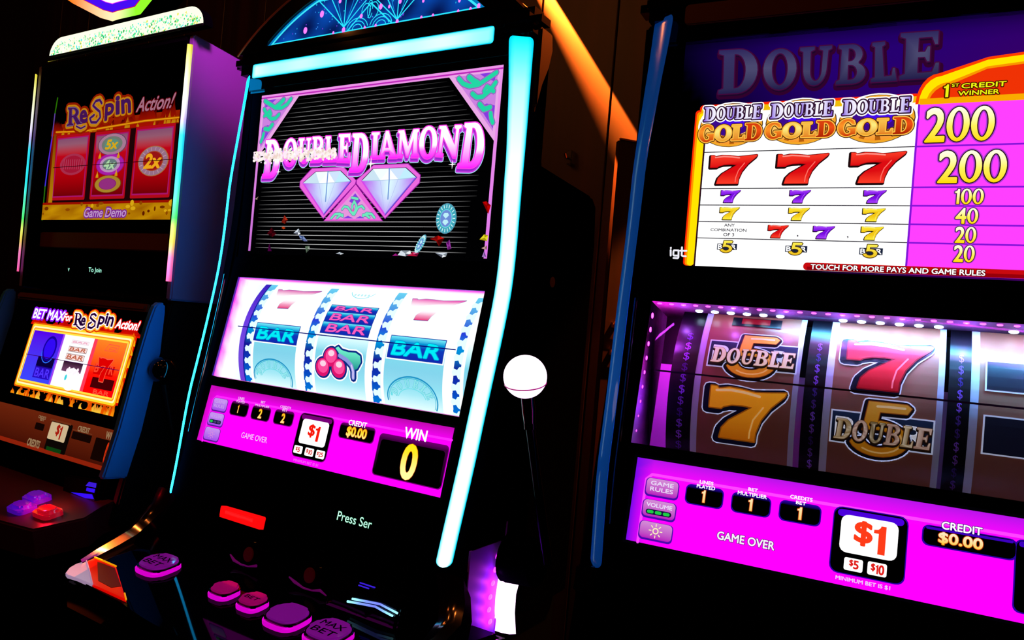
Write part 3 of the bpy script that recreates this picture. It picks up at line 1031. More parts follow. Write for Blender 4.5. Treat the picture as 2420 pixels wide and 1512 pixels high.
# pair of cut diamonds with a carved triangle between them
fr_ = lin((238, 105, 225))
fr2 = lin((150, 20, 160))
g.qpoly(Z6, [(655, 432), (935, 420), (1042, 538), (1042, 570), (755, 872), (548, 598), (552, 545)], fr2, 8)
g.qpoly(Z6, [(660, 437), (932, 425), (1038, 540), (1030, 570), (755, 866), (553, 595), (557, 547)], fr_, 9)
g.qpoly(Z6, [(1190, 403), (1492, 390), (1599, 490), (1592, 562), (1290, 873), (1035, 570), (1038, 535)], fr2, 8)
g.qpoly(Z6, [(1192, 408), (1489, 396), (1594, 493), (1587, 558), (1290, 866), (1045, 566), (1045, 538)], fr_, 9)
for P in (dict(o=[(690, 462), (910, 454), (1002, 545), (760, 842), (575, 562)], c=(790, 560)), dict(o=[(1185, 437), (1475, 426), (1570, 512), (1290, 847), (1083, 542)], c=(1330, 540))):
    o_ = P['o']; c0 = P['c']
    g.qpoly(Z6, o_, lin((20, 10, 40)), 10)
    sh_ = lambda p, k=0.965: (c0[0] + (p[0] - c0[0]) * k, c0[1] + (p[1] - c0[1]) * k)
    i_ = [sh_(p) for p in o_]
    mid_l, mid_r = i_[4], i_[2]
    g1 = (i_[4][0] * 0.66 + i_[2][0] * 0.34, i_[4][1] * 0.66 + i_[2][1] * 0.34 + 8)
    g2 = (i_[4][0] * 0.33 + i_[2][0] * 0.67, i_[4][1] * 0.33 + i_[2][1] * 0.67 + 8)
    tm = ((i_[0][0] + i_[1][0]) / 2, (i_[0][1] + i_[1][1]) / 2)
    fac = [([i_[0], tm, g1], (240, 255, 255)), ([tm, i_[1], g2], (205, 225, 250)), ([tm, g2, g1], (255, 255, 255)),
           ([i_[0], g1, i_[4]], (200, 225, 240)), ([i_[1], i_[2], g2], (190, 235, 250)),
           ([i_[4], g1, i_[3]], None), ([g1, g2, i_[3]], None), ([g2, i_[2], i_[3]], None)]
    cl = g.q(Z6, *i_[4]); ct = g.q(Z6, *i_[3]); cc = g.q(Z6, c0[0], c0[1] + 40); cr = g.q(Z6, *i_[2])
    def gem(u, v):
        d = math.hypot(u - cc[0], (v - cc[1]) * 0.8) / 0.055
        return mixc(mixc(lin((225, 250, 255), 1.1), lin((120, 190, 255)), d * 0.9), lin((200, 60, 240)), d * 1.25 - 0.22)
    for f_, col in fac:
        pp = [g.q(Z6, *p) for p in f_]
        if col:
            g.poly(pp, lin(col, 1.05), 11)
        else:
            m_ = ((pp[0][0] + pp[1][0] + pp[2][0]) / 3, (pp[0][1] + pp[1][1] + pp[2][1]) / 3)
            for a, b_ in ((0, 1), (1, 2), (2, 0)):
                h = ((pp[a][0] + pp[b_][0]) / 2, (pp[a][1] + pp[b_][1]) / 2)
                g.tri([pp[a], h, m_], [(0, 1, 2)], gem, 11)
                g.tri([h, pp[b_], m_], [(0, 1, 2)], gem, 11)
    g.qline(Z6, [i_[4], g1, g2, i_[2]], 0.0009, lin((170, 200, 230)), 12)
    for gg in (g1, g2):
        g.qline(Z6, [gg, i_[3]], 0.0007, lin((180, 190, 240)), 12)
    g.qline(Z6, [tm, ((g1[0] + g2[0]) / 2, g1[1]), (c0[0] - 12, c0[1] + 160)], 0.0022, lin((110, 150, 215)), 12)
    g.qline(Z6, [i_[4], i_[3]], 0.0026, lin((215, 70, 235)), 12)
    g.qline(Z6, [i_[2], i_[3]], 0.0020, lin((120, 80, 235)), 12)
g.qpoly(Z6, [(1040, 566), (1278, 893), (757, 893)], lin((120, 10, 130)), 12)
g.qpoly(Z6, [(1040, 574), (1268, 888), (767, 888)], lin((240, 100, 220)), 13)
g.qpoly(Z6, [(1037, 628), (1222, 872), (812, 872)], lin((232, 150, 222)), 14)
g.qpoly(Z6, [(1037, 650), (1085, 715), (1045, 760), (985, 720)], vio, 15)
g.qpoly(Z6, [(930, 868), (975, 845), (1020, 868)], vio, 15)
g.qpoly(Z6, [(1040, 868), (1080, 848), (1120, 868)], vio, 15)
for pts in ([(830, 868), (862, 832), (905, 828), (930, 850)], [(880, 866), (905, 842), (930, 838)], [(925, 790), (945, 765), (975, 772), (1000, 812), (1020, 835)],
            [(1205, 862), (1180, 830), (1135, 825), (1105, 848)], [(1160, 862), (1135, 840), (1105, 838)], [(1115, 785), (1095, 762), (1065, 770), (1045, 808), (1030, 835)],
            [(1030, 720), (1010, 760), (1022, 830)], [(1030, 720), (1050, 760), (1028, 830)], [(1010, 690), (1060, 700)]):
    g.qline(Z6, pts, 0.0052, lin((120, 90, 170)), 15.5)
    g.qline(Z6, pts, 0.0036, lin((110, 235, 190)), 16)
g.qpoly(Z6, [(1020, 780), (1032, 800), (1020, 815), (1010, 800)], lin((235, 80, 190)), 17)

# coins and loose gems drifting down the screen
def coin(crop, x, y, rx, ry, lay, tl=0.0):
    p = g.q(crop, x, y)
    k = 0.000206
    T_ = lambda pts: [(p[0] + a * math.cos(tl) - b_ * math.sin(tl), p[1] + a * math.sin(tl) + b_ * math.cos(tl)) for a, b_ in pts]
    for f_, c_, l_ in ((1.0, (90, 150, 175), 0), (0.95, (60, 165, 185), 1), (0.62, (105, 215, 225), 2), (0.55, (110, 140, 215), 3)):
        g.poly(T_(arc(0, 0, rx * k * f_, ry * k * f_, 0, 350, 30)), lin(c_), lay + l_)
    for a in range(0, 360, 18):
        ca, sa = math.cos(math.radians(a)), math.sin(math.radians(a))
        g.line(T_([(ca * rx * k * .70, sa * ry * k * .70), (ca * rx * k * .88, sa * ry * k * .88)]), 0.0013, lin((215, 250, 250)), lay + 4)
    for dy in (-0.25, 0.2):
        g.poly(T_([(0, (dy - .22) * ry * k), (.3 * rx * k, dy * ry * k), (.16 * rx * k, (dy + .16) * ry * k), (-.16 * rx * k, (dy + .16) * ry * k), (-.3 * rx * k, dy * ry * k)]), lin((190, 240, 250)), lay + 5)
coin(Z6, 1820, 868, 88, 106, 9)
coin(Z6, 1597, 1090, 30, 78, 9, -0.55)
def gemlet(pts, cols):
    cxp = sum(p[0] for p in pts) / len(pts); cyp = sum(p[1] for p in pts) / len(pts)
    for i in range(len(pts)):
        g.qpoly(Z6, [pts[i], pts[(i + 1) % len(pts)], (cxp, cyp)], lin(cols[i % len(cols)]), 10)
sil_ = [(215, 225, 235), (130, 140, 150), (240, 245, 250), (90, 95, 110)]
gemlet([(530, 965), (545, 955), (560, 1000), (540, 1010), (500, 995)], sil_)
gemlet([(545, 1010), (585, 1020), (620, 1065), (590, 1065), (555, 1040)], [(60, 80, 130), (120, 140, 190), (90, 100, 150)])
gemlet([(600, 1110), (635, 1105), (640, 1135), (610, 1165)], [(90, 110, 90), (150, 160, 150), (60, 70, 60)])
gemlet([(865, 1172), (900, 1158), (935, 1172), (905, 1180)], sil_)
gemlet([(1400, 1185), (1430, 1145), (1510, 1145), (1520, 1180), (1470, 1195)], sil_)
gemlet([(1725, 1165), (1832, 1163), (1820, 1195), (1785, 1207)], sil_)
gemlet([(1480, 1190), (1530, 1160), (1585, 1165), (1570, 1195)], [(180, 20, 60), (230, 90, 140), (110, 10, 50)])
gemlet([(1355, 1190), (1385, 1170), (1410, 1190)], [(170, 30, 140), (120, 20, 90)])
gemlet([(395, 900), (420, 840), (450, 880), (425, 915)], [(120, 25, 15), (170, 40, 20), (80, 12, 8)])
gemlet([(395, 950), (412, 935), (430, 950), (412, 962)], [(200, 60, 10), (150, 40, 10)])
gemlet([(270, 1000), (310, 945), (350, 1000), (315, 1030)], [(70, 0, 12), (40, 0, 8)])
gemlet([(275, 1150), (290, 1080), (310, 1150)], [(70, 0, 60), (40, 0, 40)])
gemlet([(1680, 1045), (1750, 1015), (1805, 1040), (1760, 1110), (1730, 1060)], [(120, 5, 5), (190, 15, 10), (70, 0, 0)])
gemlet([(1820, 1080), (1850, 1050), (1865, 1130), (1835, 1140)], [(90, 20, 100), (150, 50, 160)])
gemlet([(2135, 725), (2170, 720), (2208, 755), (2185, 830)], [(190, 0, 0), (130, 0, 0)])
gemlet([(2110, 1050), (2150, 1005), (2185, 1015), (2175, 1065)], [(230, 220, 40), (170, 150, 10)])
gemlet([(2125, 1125), (2175, 1100), (2170, 1140)], [(190, 150, 140), (120, 80, 90)])
gemlet([(2130, 1200), (2150, 1150), (2168, 1205)], [(160, 120, 190), (90, 60, 120)])
gemlet([(165, 700), (195, 678), (185, 705)], [(170, 150, 130), (90, 70, 60)])
g.build('upper_screen', M['glow'], m2)

# ---- reel window
vc = (C2.sv(1.0785) + C2.sv(1.249)) / 2
RAD = 0.157
ax = C2.low.at(0, vc, -0.175)
dr = Drum(C2.fr, ax.y, ax.z, RAD)
wL = cx - 0.2606
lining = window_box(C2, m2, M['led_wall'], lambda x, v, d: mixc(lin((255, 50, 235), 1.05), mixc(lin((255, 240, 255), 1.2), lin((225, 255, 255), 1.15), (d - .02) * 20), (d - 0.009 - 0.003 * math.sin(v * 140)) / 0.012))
reelspec = [
    dict(rim=(338, 600), rin=(378, 600), t0=(380, 600), t1=(430, 602), s1=(765, 640), e=(836, 645)),
    dict(rim=None, t0=(832, 640), t1=(893, 645), s1=(1300, 650), e=(1352, 690)),
    dict(rim=None, t0=(1348, 690), t1=(1412, 700), s1=(1880, 750), e=(1960, 750)),
    dict(rim=None, t0=(1955, 760), t1=(2010, 760), s1=(2080, 770), e=(2090, 770)),
]
dk = lin((10, 40, 190)); dk2 = lin((0, 150, 225))
navy = lin((10, 25, 140))
def bar(g, tl, tr, br, bl, hot, crop=Z7, lay=4):
    u0, v0, u1, v1 = g.qb(crop, tl, tr, br, bl)
    g.rect(u0 - 0.003, v0 - 0.003, u1 + 0.003, v1 + 0.003, WHITE, lay)
    g.rect(u0 - 0.0012, v0 - 0.0012, u1 + 0.0012, v1 + 0.0012, lin((20, 60, 170)), lay + 1)
    g.grid(u0, v0, u1, v1, 2, 8, vgrad([(v0, lin((15, 40, 175))), (v0 + (v1 - v0) * .55, lin((15, 60, 190))), (v0 + (v1 - v0) * .8, lin((0, 170, 225))), (v1, lin((120, 240, 255)))]), lay + 2)
    return (u0, v0, u1, v1)
for k, sp in enumerate(reelspec):
    g = Gfx(dr)
    U = lambda p: dr.seen(*Z7(*p))[0]
    t0, t1, s1_, e = U(sp['t0']), U(sp['t1']), U(sp['s1']), U(sp['e'])
    half = 0.128
    # pale strip with a cyan tint behind the symbols
    body = vgrad([(-half, WHITE), (-0.062, lin((235, 255, 255), 1.1)), (-0.030, lin((150, 232, 248))), (-0.006, lin((140, 215, 240))), (0.010, lin((120, 215, 238))), (0.030, lin((205, 250, 255), 1.05)), (0.052, WHITE), (half, WHITE)])
    g.grid(t1, -half, e, half, 4, 22, body, 0)
    g.grid(s1_, -half, e, half, 1, 12, WHITE, 1)
    g.grid(t1, -half, t1 + 0.006, half, 1, 12, WHITE, 1)
    # toothed rim
    rim = vgrad([(-half, lin((25, 40, 210))), (-0.055, lin((0, 120, 220))), (-0.02, lin((10, 60, 190))), (0.01, lin((20, 20, 150))), (0.035, lin((0, 150, 225))), (0.06, lin((40, 60, 220))), (half, lin((110, 220, 250)))])
    g.grid(t0, -half, t1, half, 1, 30, rim, 1)
    pitch = 0.0205
    for j in range(-5, 6):
        v = j * pitch + (0.004 if k % 2 else 0.0)
        tp = [(t1 + 0.001, v - 0.0085), (t1 - 0.003, v - 0.0075), (t1 - 0.006, v - 0.003), (t1 - 0.0125, v - 0.0045), (t1 - 0.0150, v + 0.001), (t1 - 0.0125, v + 0.006), (t1 - 0.006, v + 0.0045), (t1 - 0.003, v + 0.0085), (t1 + 0.001, v + 0.009)]
        g.poly(tp, lin((225, 255, 255), 1.1), 2)
    if sp['rim']:
        r0, r1 = U(sp['rim']), U(sp['rin'])
        g.grid(r0, -half, r1, half, 1, 24, vgrad([(-half, lin((120, 40, 215))), (0, lin((115, 75, 225))), (0.05, lin((110, 60, 230))), (half, lin((50, 30, 190)))]), 1)
        g.grid(r1 - 0.001, -half, r1 + 0.0015, half, 1, 24, lin((20, 20, 150)), 3)
    cyan = lin((0, 235, 245), 1.05)
    if k == 0:
        bx = bar(g, (480, 455), (800, 488), (765, 622), (447, 580), False)
        w_ = bx[2] - bx[0]; h_ = bx[3] - bx[1]
        g.text('BAR', (bx[0] + w_ * .07, bx[1] + h_ * .12, bx[2] - w_ * .07, bx[3] - h_ * .22), cyan, 8, 0.05, 0.12, [(0.0022, lin((0, 160, 215)))])
        mp = g.quadmap(Z7, (635, 208), (960, 222), (770, 352), (600, 345))
        a_, b_ = mp(0.5, 0)[1], mp(0.5, 1)[1]
        g.glyph('7', mp, vgrad([(a_, lin((235, 40, 120))), (a_ + (b_ - a_) * .28, lin((255, 190, 225))), (a_ + (b_ - a_) * .4, WHITE), (a_ + (b_ - a_) * .72, WHITE), (a_ + (b_ - a_) * .86, lin((255, 170, 215))), (b_, lin((215, 60, 170)))]), 6, [(0.0016, vgrad([(a_, lin((40, 60, 150))), (a_ + (b_ - a_) * .35, WHITE), (a_ + (b_ - a_) * .7, WHITE), (b_, lin((90, 90, 160)))])), (0.0035, WHITE)])
        c = dr.seen(*Z7(592, 868))
        ru, rv = dr.seen(*Z7(735, 868))[0] - c[0], 0.0310
    if k == 1:
        for r_, (tl, tr, br, bl) in enumerate((((1035, 322), (1382, 352), (1370, 392), (1020, 366)), ((1005, 378), (1362, 396), (1340, 474), (980, 440)), ((975, 450), (1336, 478), (1306, 562), (948, 528)))):
            bx = bar(g, tl, tr, br, bl, True, lay=4 + r_ * 0.3)
            w_ = bx[2] - bx[0]; h_ = bx[3] - bx[1]
            g.text('BAR', (bx[0] + w_ * .1, bx[1] + h_ * .14, bx[2] - w_ * .08, bx[3] - h_ * .16), lin((255, 95, 195)), 8, 0.05, 0.12, [(0.0014, lin((90, 20, 150)))])
        # three cherries with a leaf
        kx = 0.000262
        C_ = [(1028, 712, 55), (968, 787, 54), (1088, 797, 55)]
        leaf = [dr.seen(*Z7(x, y)) for x, y in ((1065, 645), (1085, 632), (1110, 660), (1160, 676), (1215, 680), (1250, 705), (1255, 750), (1228, 800), (1200, 812), (1185, 760), (1140, 720), (1095, 690))]
        stem = [dr.seen(*Z7(x, y)) for x, y in ((1095, 700), (1150, 735), (1185, 775), (1198, 820), (1198, 868))]
        for grow, col, ly in ((0.0100, WHITE, 4), (0.0058, lin((10, 40, 130)), 5)):
            for x, y, r_ in C_:
                p = dr.seen(*Z7(x, y))
                g.ell(p[0], p[1], r_ * kx + grow * .5, r_ * kx + grow * .5, col, ly)
            g.poly(leaf, col, ly); g.line(leaf, grow, col, ly, True)
            g.line(stem, 0.007 + grow, col, ly)
        g.poly(leaf, vgrad([(leaf[8][1], lin((0, 140, 140))), (leaf[1][1], lin((120, 255, 215)))]), 6)
        g.line(stem, 0.0062, lin((140, 150, 225)), 7)
        g.line(stem[2:], 0.003, lin((215, 200, 250)), 7.5)
        for x, y, r_ in C_:
            p = dr.seen(*Z7(x, y))
            g.ell(p[0], p[1], r_ * kx, r_ * kx, lin((225, 20, 110)), 8)
            g.ell(p[0] + .001, p[1] + .002, r_ * kx * .78, r_ * kx * .74, lin((255, 80, 160)), 8.5)
            g.ell(p[0] + .001, p[1] + .006, r_ * kx * .45, r_ * kx * .32, lin((255, 215, 235)), 9)
        # foot of the symbol above
        c = dr.seen(*Z7(1290, 215))
        g.line(arc(c[0], c[1], 0.026, 0.018, 200, 340, 12), 0.0012, lin((120, 230, 245)), 4)
        for i in range(5):
            g.ell(c[0] - 0.014 + 0.007 * i, c[1] - 0.011, 0.0022, 0.0026, lin((190, 245, 250)), 4, 8)
    if k == 2:
        bx = bar(g, (1487, 552), (1898, 593), (1862, 760), (1455, 706), False)
        w_ = bx[2] - bx[0]; h_ = bx[3] - bx[1]
        g.text('BAR', (bx[0] + w_ * .07, bx[1] + h_ * .14, bx[2] - w_ * .07, bx[3] - h_ * .24), cyan, 8, 0.05, 0.12, [(0.0022, lin((0, 160, 215)))])
        mp = g.quadmap(Z7, (1645, 277), (2048, 294), (1840, 446), (1618, 432))
        a_, b_ = mp(0.5, 0)[1], mp(0.5, 1)[1]
        g.glyph('7', mp, vgrad([(a_, lin((235, 40, 120))), (a_ + (b_ - a_) * .28, lin((255, 190, 225))), (a_ + (b_ - a_) * .4, WHITE), (a_ + (b_ - a_) * .72, WHITE), (a_ + (b_ - a_) * .86, lin((255, 150, 215))), (b_, lin((235, 80, 180)))]), 6, [(0.0016, vgrad([(a_, lin((30, 60, 150))), (a_ + (b_ - a_) * .35, WHITE), (a_ + (b_ - a_) * .7, WHITE), (b_, lin((90, 90, 160)))])), (0.0035, WHITE)])
        c = dr.seen(*Z7(1640, 1030))
        ru, rv = dr.seen(*Z7(1830, 1030))[0] - c[0], 0.0325
    if k in (0, 2):
        # round seal rising at the foot of the strip
        g.line(arc(c[0], c[1], ru, rv, -20, 190, 26), 0.0022, lin((30, 150, 200)), 4)
        g.line(arc(c[0], c[1], ru * .93, rv * .93, -20, 190, 26), 0.0010, lin((60, 190, 215)), 4)
        g.line(arc(c[0], c[1], ru * .55, rv * .48, 10, 170, 18), 0.0012, lin((110, 225, 235)), 4)
        for i, ch in enumerate('DOUBLE'):
            a = math.radians(158 - i * 27)
            p = (c[0] + ru * .75 * math.cos(a), c[1] + rv * .72 * math.sin(a))
            ca, sa = math.cos(a - math.pi / 2), math.sin(a - math.pi / 2)
            mp = lambda x, y, p=p, ca=ca, sa=sa: (p[0] + (x - .5) * .009 * ca - (y - .5) * .012 * sa, p[1] + (x - .5) * .009 * sa + (y - .5) * .012 * ca)
            g.glyph(ch, mp, lin((150, 235, 240)), 5, [(0.0009, lin((60, 190, 215)))])
        g.ell(c[0] - ru * .82, c[1] + rv * .12, .0022, .0026, lin((110, 225, 235)), 5, 8)
    g.build('reel', M['glow'], m2, label='lit reel strip with a toothed blue rim')
# glass pane over the reels with the printed pay line
gp = Gfx(Face(C2.fr, *C2.low.at(0, 0, -0.006).yz, TILT))
gp.rect(wL, C2.sv(1.0785), cx + 0.2505, C2.sv(1.249), (0, 0, 0), 0)
pane = gp.build('reel_window_glass', M['pane'], m2)
gl = Gfx(Face(C2.fr, *C2.low.at(0, 0, -0.0055).yz, TILT))
a, b_ = gl.q(Z7, 325, 479), gl.q(Z7, 1965, 656)
vm = (a[1] + b_[1]) / 2
gl.line([(a[0], vm), (b_[0], vm)], 0.0016, lin((8, 14, 120)), 0, joints=False)
gl.build('pay_line', M['glow'], pane)

# ---- information display
def info_panel(c, m, g, crop, spec):
    u0, u1, v0, v1 = spec['rect']
    top, body_, edge = spec['top'], spec['body'], spec['edge']
    vv = v0 + (v1 - v0) * 0.80
    g.rect(u0 - .004, v0 - .003, u1 + .004, v1 + .003, lin((2, 1, 5)), 0)
    g.grid(u0, v0, u1, v1, 24, 8, lambda u, v: mixc(mixc(body_, top, (v - vv) / (v1 - vv) * 1.2), edge, 1 - (u - u0) / 0.022 * 1.0), 1)
    g.line([(u0 + .014, v0), (u0 + .014, vv - .004), (u0 + .02, vv + 0.002), (u1, vv + 0.002)], 0.0032, spec['rule'], 2)
    return g.build('information_display', M['glow'], m)

def sub(c, par, name, draw, label=None, n=0.0012):
    g = Gfx(Face(c.fr, *c.low.at(0, 0, n).yz, TILT))
    draw(g)
    return g.build(name, M['glow'], par, label=label)

def touch(c, par, crop, tl, tr, br, bl, face_c, edge_c, words, tcol, volume=None, sun=False):
    def d(g):
        u0, v0, u1, v1 = g.qb(crop, tl, tr, br, bl)
        g.rect(u0 - .0012, v0 - .0022, u1 + .0012, v1 + .0004, edge_c, 0, .005)
        g.rect(u0, v0, u1, v1, vgrad([(v0, face_c), (v1, mixc(face_c, (1, .75, 1), .35))]), 1, .0045)
        n = len(words)
        W, H = u1 - u0, v1 - v0
        for i, wd in enumerate(words):
            cy = v0 + H * ((.72 - .36 * i) if n == 2 else .70)
            hw = W * (.36 if len(wd) < 6 else .40)
            g.text(wd, ((u0 + u1) / 2 - hw, cy - H * .12, (u0 + u1) / 2 + hw, cy + H * .12), tcol, 3, .05)
        if volume is not None:
            g.rect(u0 + W * .10, v0 + H * .13, u1 - W * .10, v0 + H * .44, lin((20, 10, 60)), 2, .004)
            for i in range(3):
                g.rect(u0 + W * (.14 + .25 * i), v0 + H * .19, u0 + W * (.35 + .25 * i), v0 + H * .38, lin((30, 205, 70)) if i < volume else lin((70, 60, 110)), 3, .0025)
        if sun:
            cu, cv = (u0 + u1) / 2, (v0 + v1) / 2
            g.ell(cu, cv, .0036, .0036, tcol, 3, 18, .62)
            for a in range(0, 360, 45):
                ca, sa = math.cos(math.radians(a)), math.sin(math.radians(a))
                g.line([(cu + ca * .0052, cv + sa * .0052), (cu + ca * .0074, cv + sa * .0074)], .0011, tcol, 3)
    sub(c, par, 'touch_button', d, label='touch key ' + ' '.join(words).lower() if words else 'touch key with a sun symbol')

def meter(c, par, crop, tl, tr, br, bl, cap, num, lb, rt, rim, capcol=WHITE, cap_boxes=(), r=.006, glow=True, numcol=None):
    def d(g):
        u0, v0, u1, v1 = g.qb(crop, tl, tr, br, bl)
        W, H = u1 - u0, v1 - v0
        g.rect(u0 - .0012, v0 - .0012, u1 + .0012, v1 + .0008, rim, 0, r)
        g.rect(u0, v0, u1, v1, vgrad([(v0, (0, 0, 0)), (v1 - .16 * H, (0, 0, 0)), (v1, rim)]), 1, r)
        g.rect(u0 + W * .03, v0 + H * .04, u1 - W * .03, v1 - min(.2 * H, .007), (0, 0, 0), 2, r * .8)
        a, b_ = g.q(crop, *lb), g.q(crop, *rt)
        nc = numcol or vgrad([(a[1], lin((255, 235, 150))), ((a[1] + b_[1]) / 2, lin((255, 235, 60))), (b_[1], lin((255, 190, 20)))])
        (g.digits if num in '12' else g.text)(num, (a[0], a[1], b_[0], b_[1]), nc, 5, .055, *(() if num in '12' else (0,)), [(.0012, lin((190, 60, 0)))])
        for t_, l_, r_ in cap_boxes:
            g.qtext(t_, crop, l_, r_, capcol, 5, .045)
    sub(c, par, 'meter_window', d, label='black meter window reading ' + num + ' under ' + ' '.join(t[0] for t in cap_boxes))

def tile(c, par, crop, tl, tr, br, bl, txt, lb, rt, col=lin((240, 20, 10)), white=WHITE, r=.005):
    def d(g):
        g.qrect(crop, tl, tr, br, bl, white, 0, r)
        g.qdigits(txt, crop, lb, rt, col, 2, .06)
    sub(c, par, 'denomination_tile', d, label='white tile reading ' + txt, n=.0026)

MAG, MAGT = lin((255, 0, 255), 1.05), lin((190, 10, 175))
g = Gfx(C2.low)
v0_, v1_ = C2.sv(0.9744), C2.sv(1.0634)
g.qtext('GAME OVER', Z8, (463, 547), (690, 548), lin((240, 215, 245)), 4, .02)
g.qtext('MINIMUM BET IS $1', Z8, (903, 748), (1115, 770), lin((230, 120, 230)), 4, .02)
p2 = info_panel(C2, m2, g, Z8, dict(rect=(cx - .2490, cx + .2490, v0_, v1_), top=MAGT, body=MAG, edge=lin((215, 10, 200)), rule=lin((255, 40, 255))))
pf, pe, pt = lin((165, 75, 235)), lin((95, 25, 150)), lin((205, 160, 240))
touch(C2, p2, Z8, (236, 211), (350, 230), (335, 332), (216, 310), pf, pe, ('GAME', 'RULES'), pt)
touch(C2, p2, Z8, (200, 330), (320, 352), (303, 455), (180, 432), pf, pe, ('VOLUME',), pt, volume=1)
touch(C2, p2, Z8, (163, 456), (285, 474), (270, 580), (147, 556), pf, pe, (), lin((215, 140, 225)), sun=True)
rimc = lin((110, 0, 110))
meter(C2, p2, Z8, (387, 240), (527, 264), (508, 372), (365, 350), 'LINES', '1', (428, 338), (454, 276), rimc, lin((240, 200, 245)), (('LINES', (441, 229), (497, 214)), ('PLAYED', (427, 250), (500, 245))))
meter(C2, p2, Z8, (562, 276), (712, 302), (693, 410), (545, 388), 'BET', '2', (603, 380), (650, 313), rimc, lin((240, 200, 245)), (('BET', (632, 257), (672, 246)), ('MULTIPLIER', (585, 280), (705, 286))))
meter(C2, p2, Z8, (752, 312), (907, 336), (890, 450), (733, 428), 'CREDITS', '2', (795, 420), (843, 352), rimc, lin((240, 200, 245)), (('CREDITS', (795, 294), (887, 292)), ('BET', (812, 325), (860, 308))))

def denom_panel(c, par, crop, q4, rim, hi):
    def d(g):
        u0, v0, u1, v1 = g.qb(crop, *q4)
        g.rect(u0 - .001, v0 - .001, u1 + .001, v1 + .001, rim, 0, .008)
        g.rect(u0, v0, u1, v1, (0, 0, 0), 1, .008)
        g.rect(u0 + .003, v1 - .0085, u1 - .003, v1 - .0015, hi, 2, .004)
    sub(c, par, 'denomination_panel', d)
denom_panel(C2, p2, Z8, ((968, 340), (1247, 388), (1165, 757), (887, 693)), rimc, lin((120, 0, 120)))
tile(C2, p2, Z8, (987, 383), (1205, 427), (1163, 635), (940, 590), '$1', (1010, 565), (1138, 460), lin((250, 25, 10)))
sm = lin((225, 30, 25))
tile(C2, p2, Z8, (913, 608), (985, 623), (967, 688), (899, 671), '$5', (918, 662), (963, 634), sm, r=.002)
tile(C2, p2, Z8, (1005, 629), (1078, 643), (1064, 711), (991, 695), '$10', (1005, 682), (1066, 656), sm, r=.002)
tile(C2, p2, Z8, (1098, 649), (1171, 663), (1156, 733), (1083, 717), '$25', (1096, 702), (1156, 678), sm, r=.002)
meter(C2, p2, Z8, (1303, 421), (1590, 472), (1570, 592), (1281, 545), 'CREDIT', '$0.00', (1345, 540), (1528, 484), rimc, WHITE, (('CREDIT', (1368, 440), (1527, 425)),))
meter(C2, p2, Z8, (1638, 512), (2208, 620), (2142, 982), (1562, 850), 'WIN', '0', (1790, 880), (1965, 625), rimc, WHITE, (('WIN', (1832, 548), (2036, 494)),), r=.006,
      numcol=vgrad([(C2.sv(0.995), lin((255, 250, 160), 1.05)), (C2.sv(1.020), lin((255, 235, 40))), (C2.sv(1.035), lin((255, 240, 0)))]))

# ---- below the display: bill slot light, message window, two dim round speakers
def slab_on(c, crop, pts, n0, n1, name, mat, par, r=.0015, label=None):
    return mk(name, prism_n(c.low, [c.low.seen(*crop(*p)) for p in pts], n0, n1, r), mat, par, label=label)
redlamp = pbr('red_lit_bezel', (200, 0, 0), 0.4, emit=(255, 10, 12), es=1.0)
bs = slab_on(C2, A1, [(672, 330), (1052, 452), (1076, 345), (1070, 330), (700, 224), (688, 226)], -.004, .008, 'bill_slot_light', redlamp, m2, .003, 'glowing red bill slot light')
slab_on(C2, A1, [(735, 300), (1000, 385), (1010, 350), (745, 268)], .0075, .0095, 'slot_lip', pbr('red_lit_lip', (210, 20, 20), 0.4, emit=(255, 30, 32), es=1.0), bs)
bz = prism_n(C2.low, [(cx + .03, C2.sv(.896)), (cx + .235, C2.sv(.896)), (cx + .235, C2.sv(.950)), (cx + .03, C2.sv(.950))], -.004, .0015, .001)
ms = mk('message_window', bz, M['black'], m2)
sub(C2, ms, 'message_lettering', lambda g: g.qtext('Press Ser', Z8, (1266, 1237), (1570, 1241), lin((205, 255, 235), 1.1), 1, .012, 0, [(.0008, lin((0, 110, 60)))]), n=.0022)
dimring = pbr('magenta_dim_ring', (90, 10, 80), 0.3, emit=(150, 0, 140), es=0.22)
dimred = pbr('dim_red_lens', (60, 6, 4), 0.4, emit=(120, 8, 4), es=0.06)
for (x, y, arcs) in ((955, 690, [(780, 690), (815, 745), (880, 785), (950, 805), (1030, 800)]), (1540, 890, [(1345, 905), (1400, 955), (1480, 1010), (1560, 1035), (1640, 1035), (1700, 1085)])):
    u, v = C2.low.seen(*A1(x, y))
    o = mk('round_speaker', disc_prism(C2.low, u, v, .024, .021, -.002, .006, .002), M['gloss'], m2)
    mk('lens', disc_prism(C2.low, u, v, .0105, .0105, .0055, .0075, .001), dimred, o)
    mk('glow_ring', tube([C2.low.at(*C2.low.seen(*A1(*p)), .006) for p in arcs], [.0010, .0022, .0014, .0010, .0020][:len(arcs)] + [.0008] * max(0, len(arcs) - 5), 8), dimring, o)

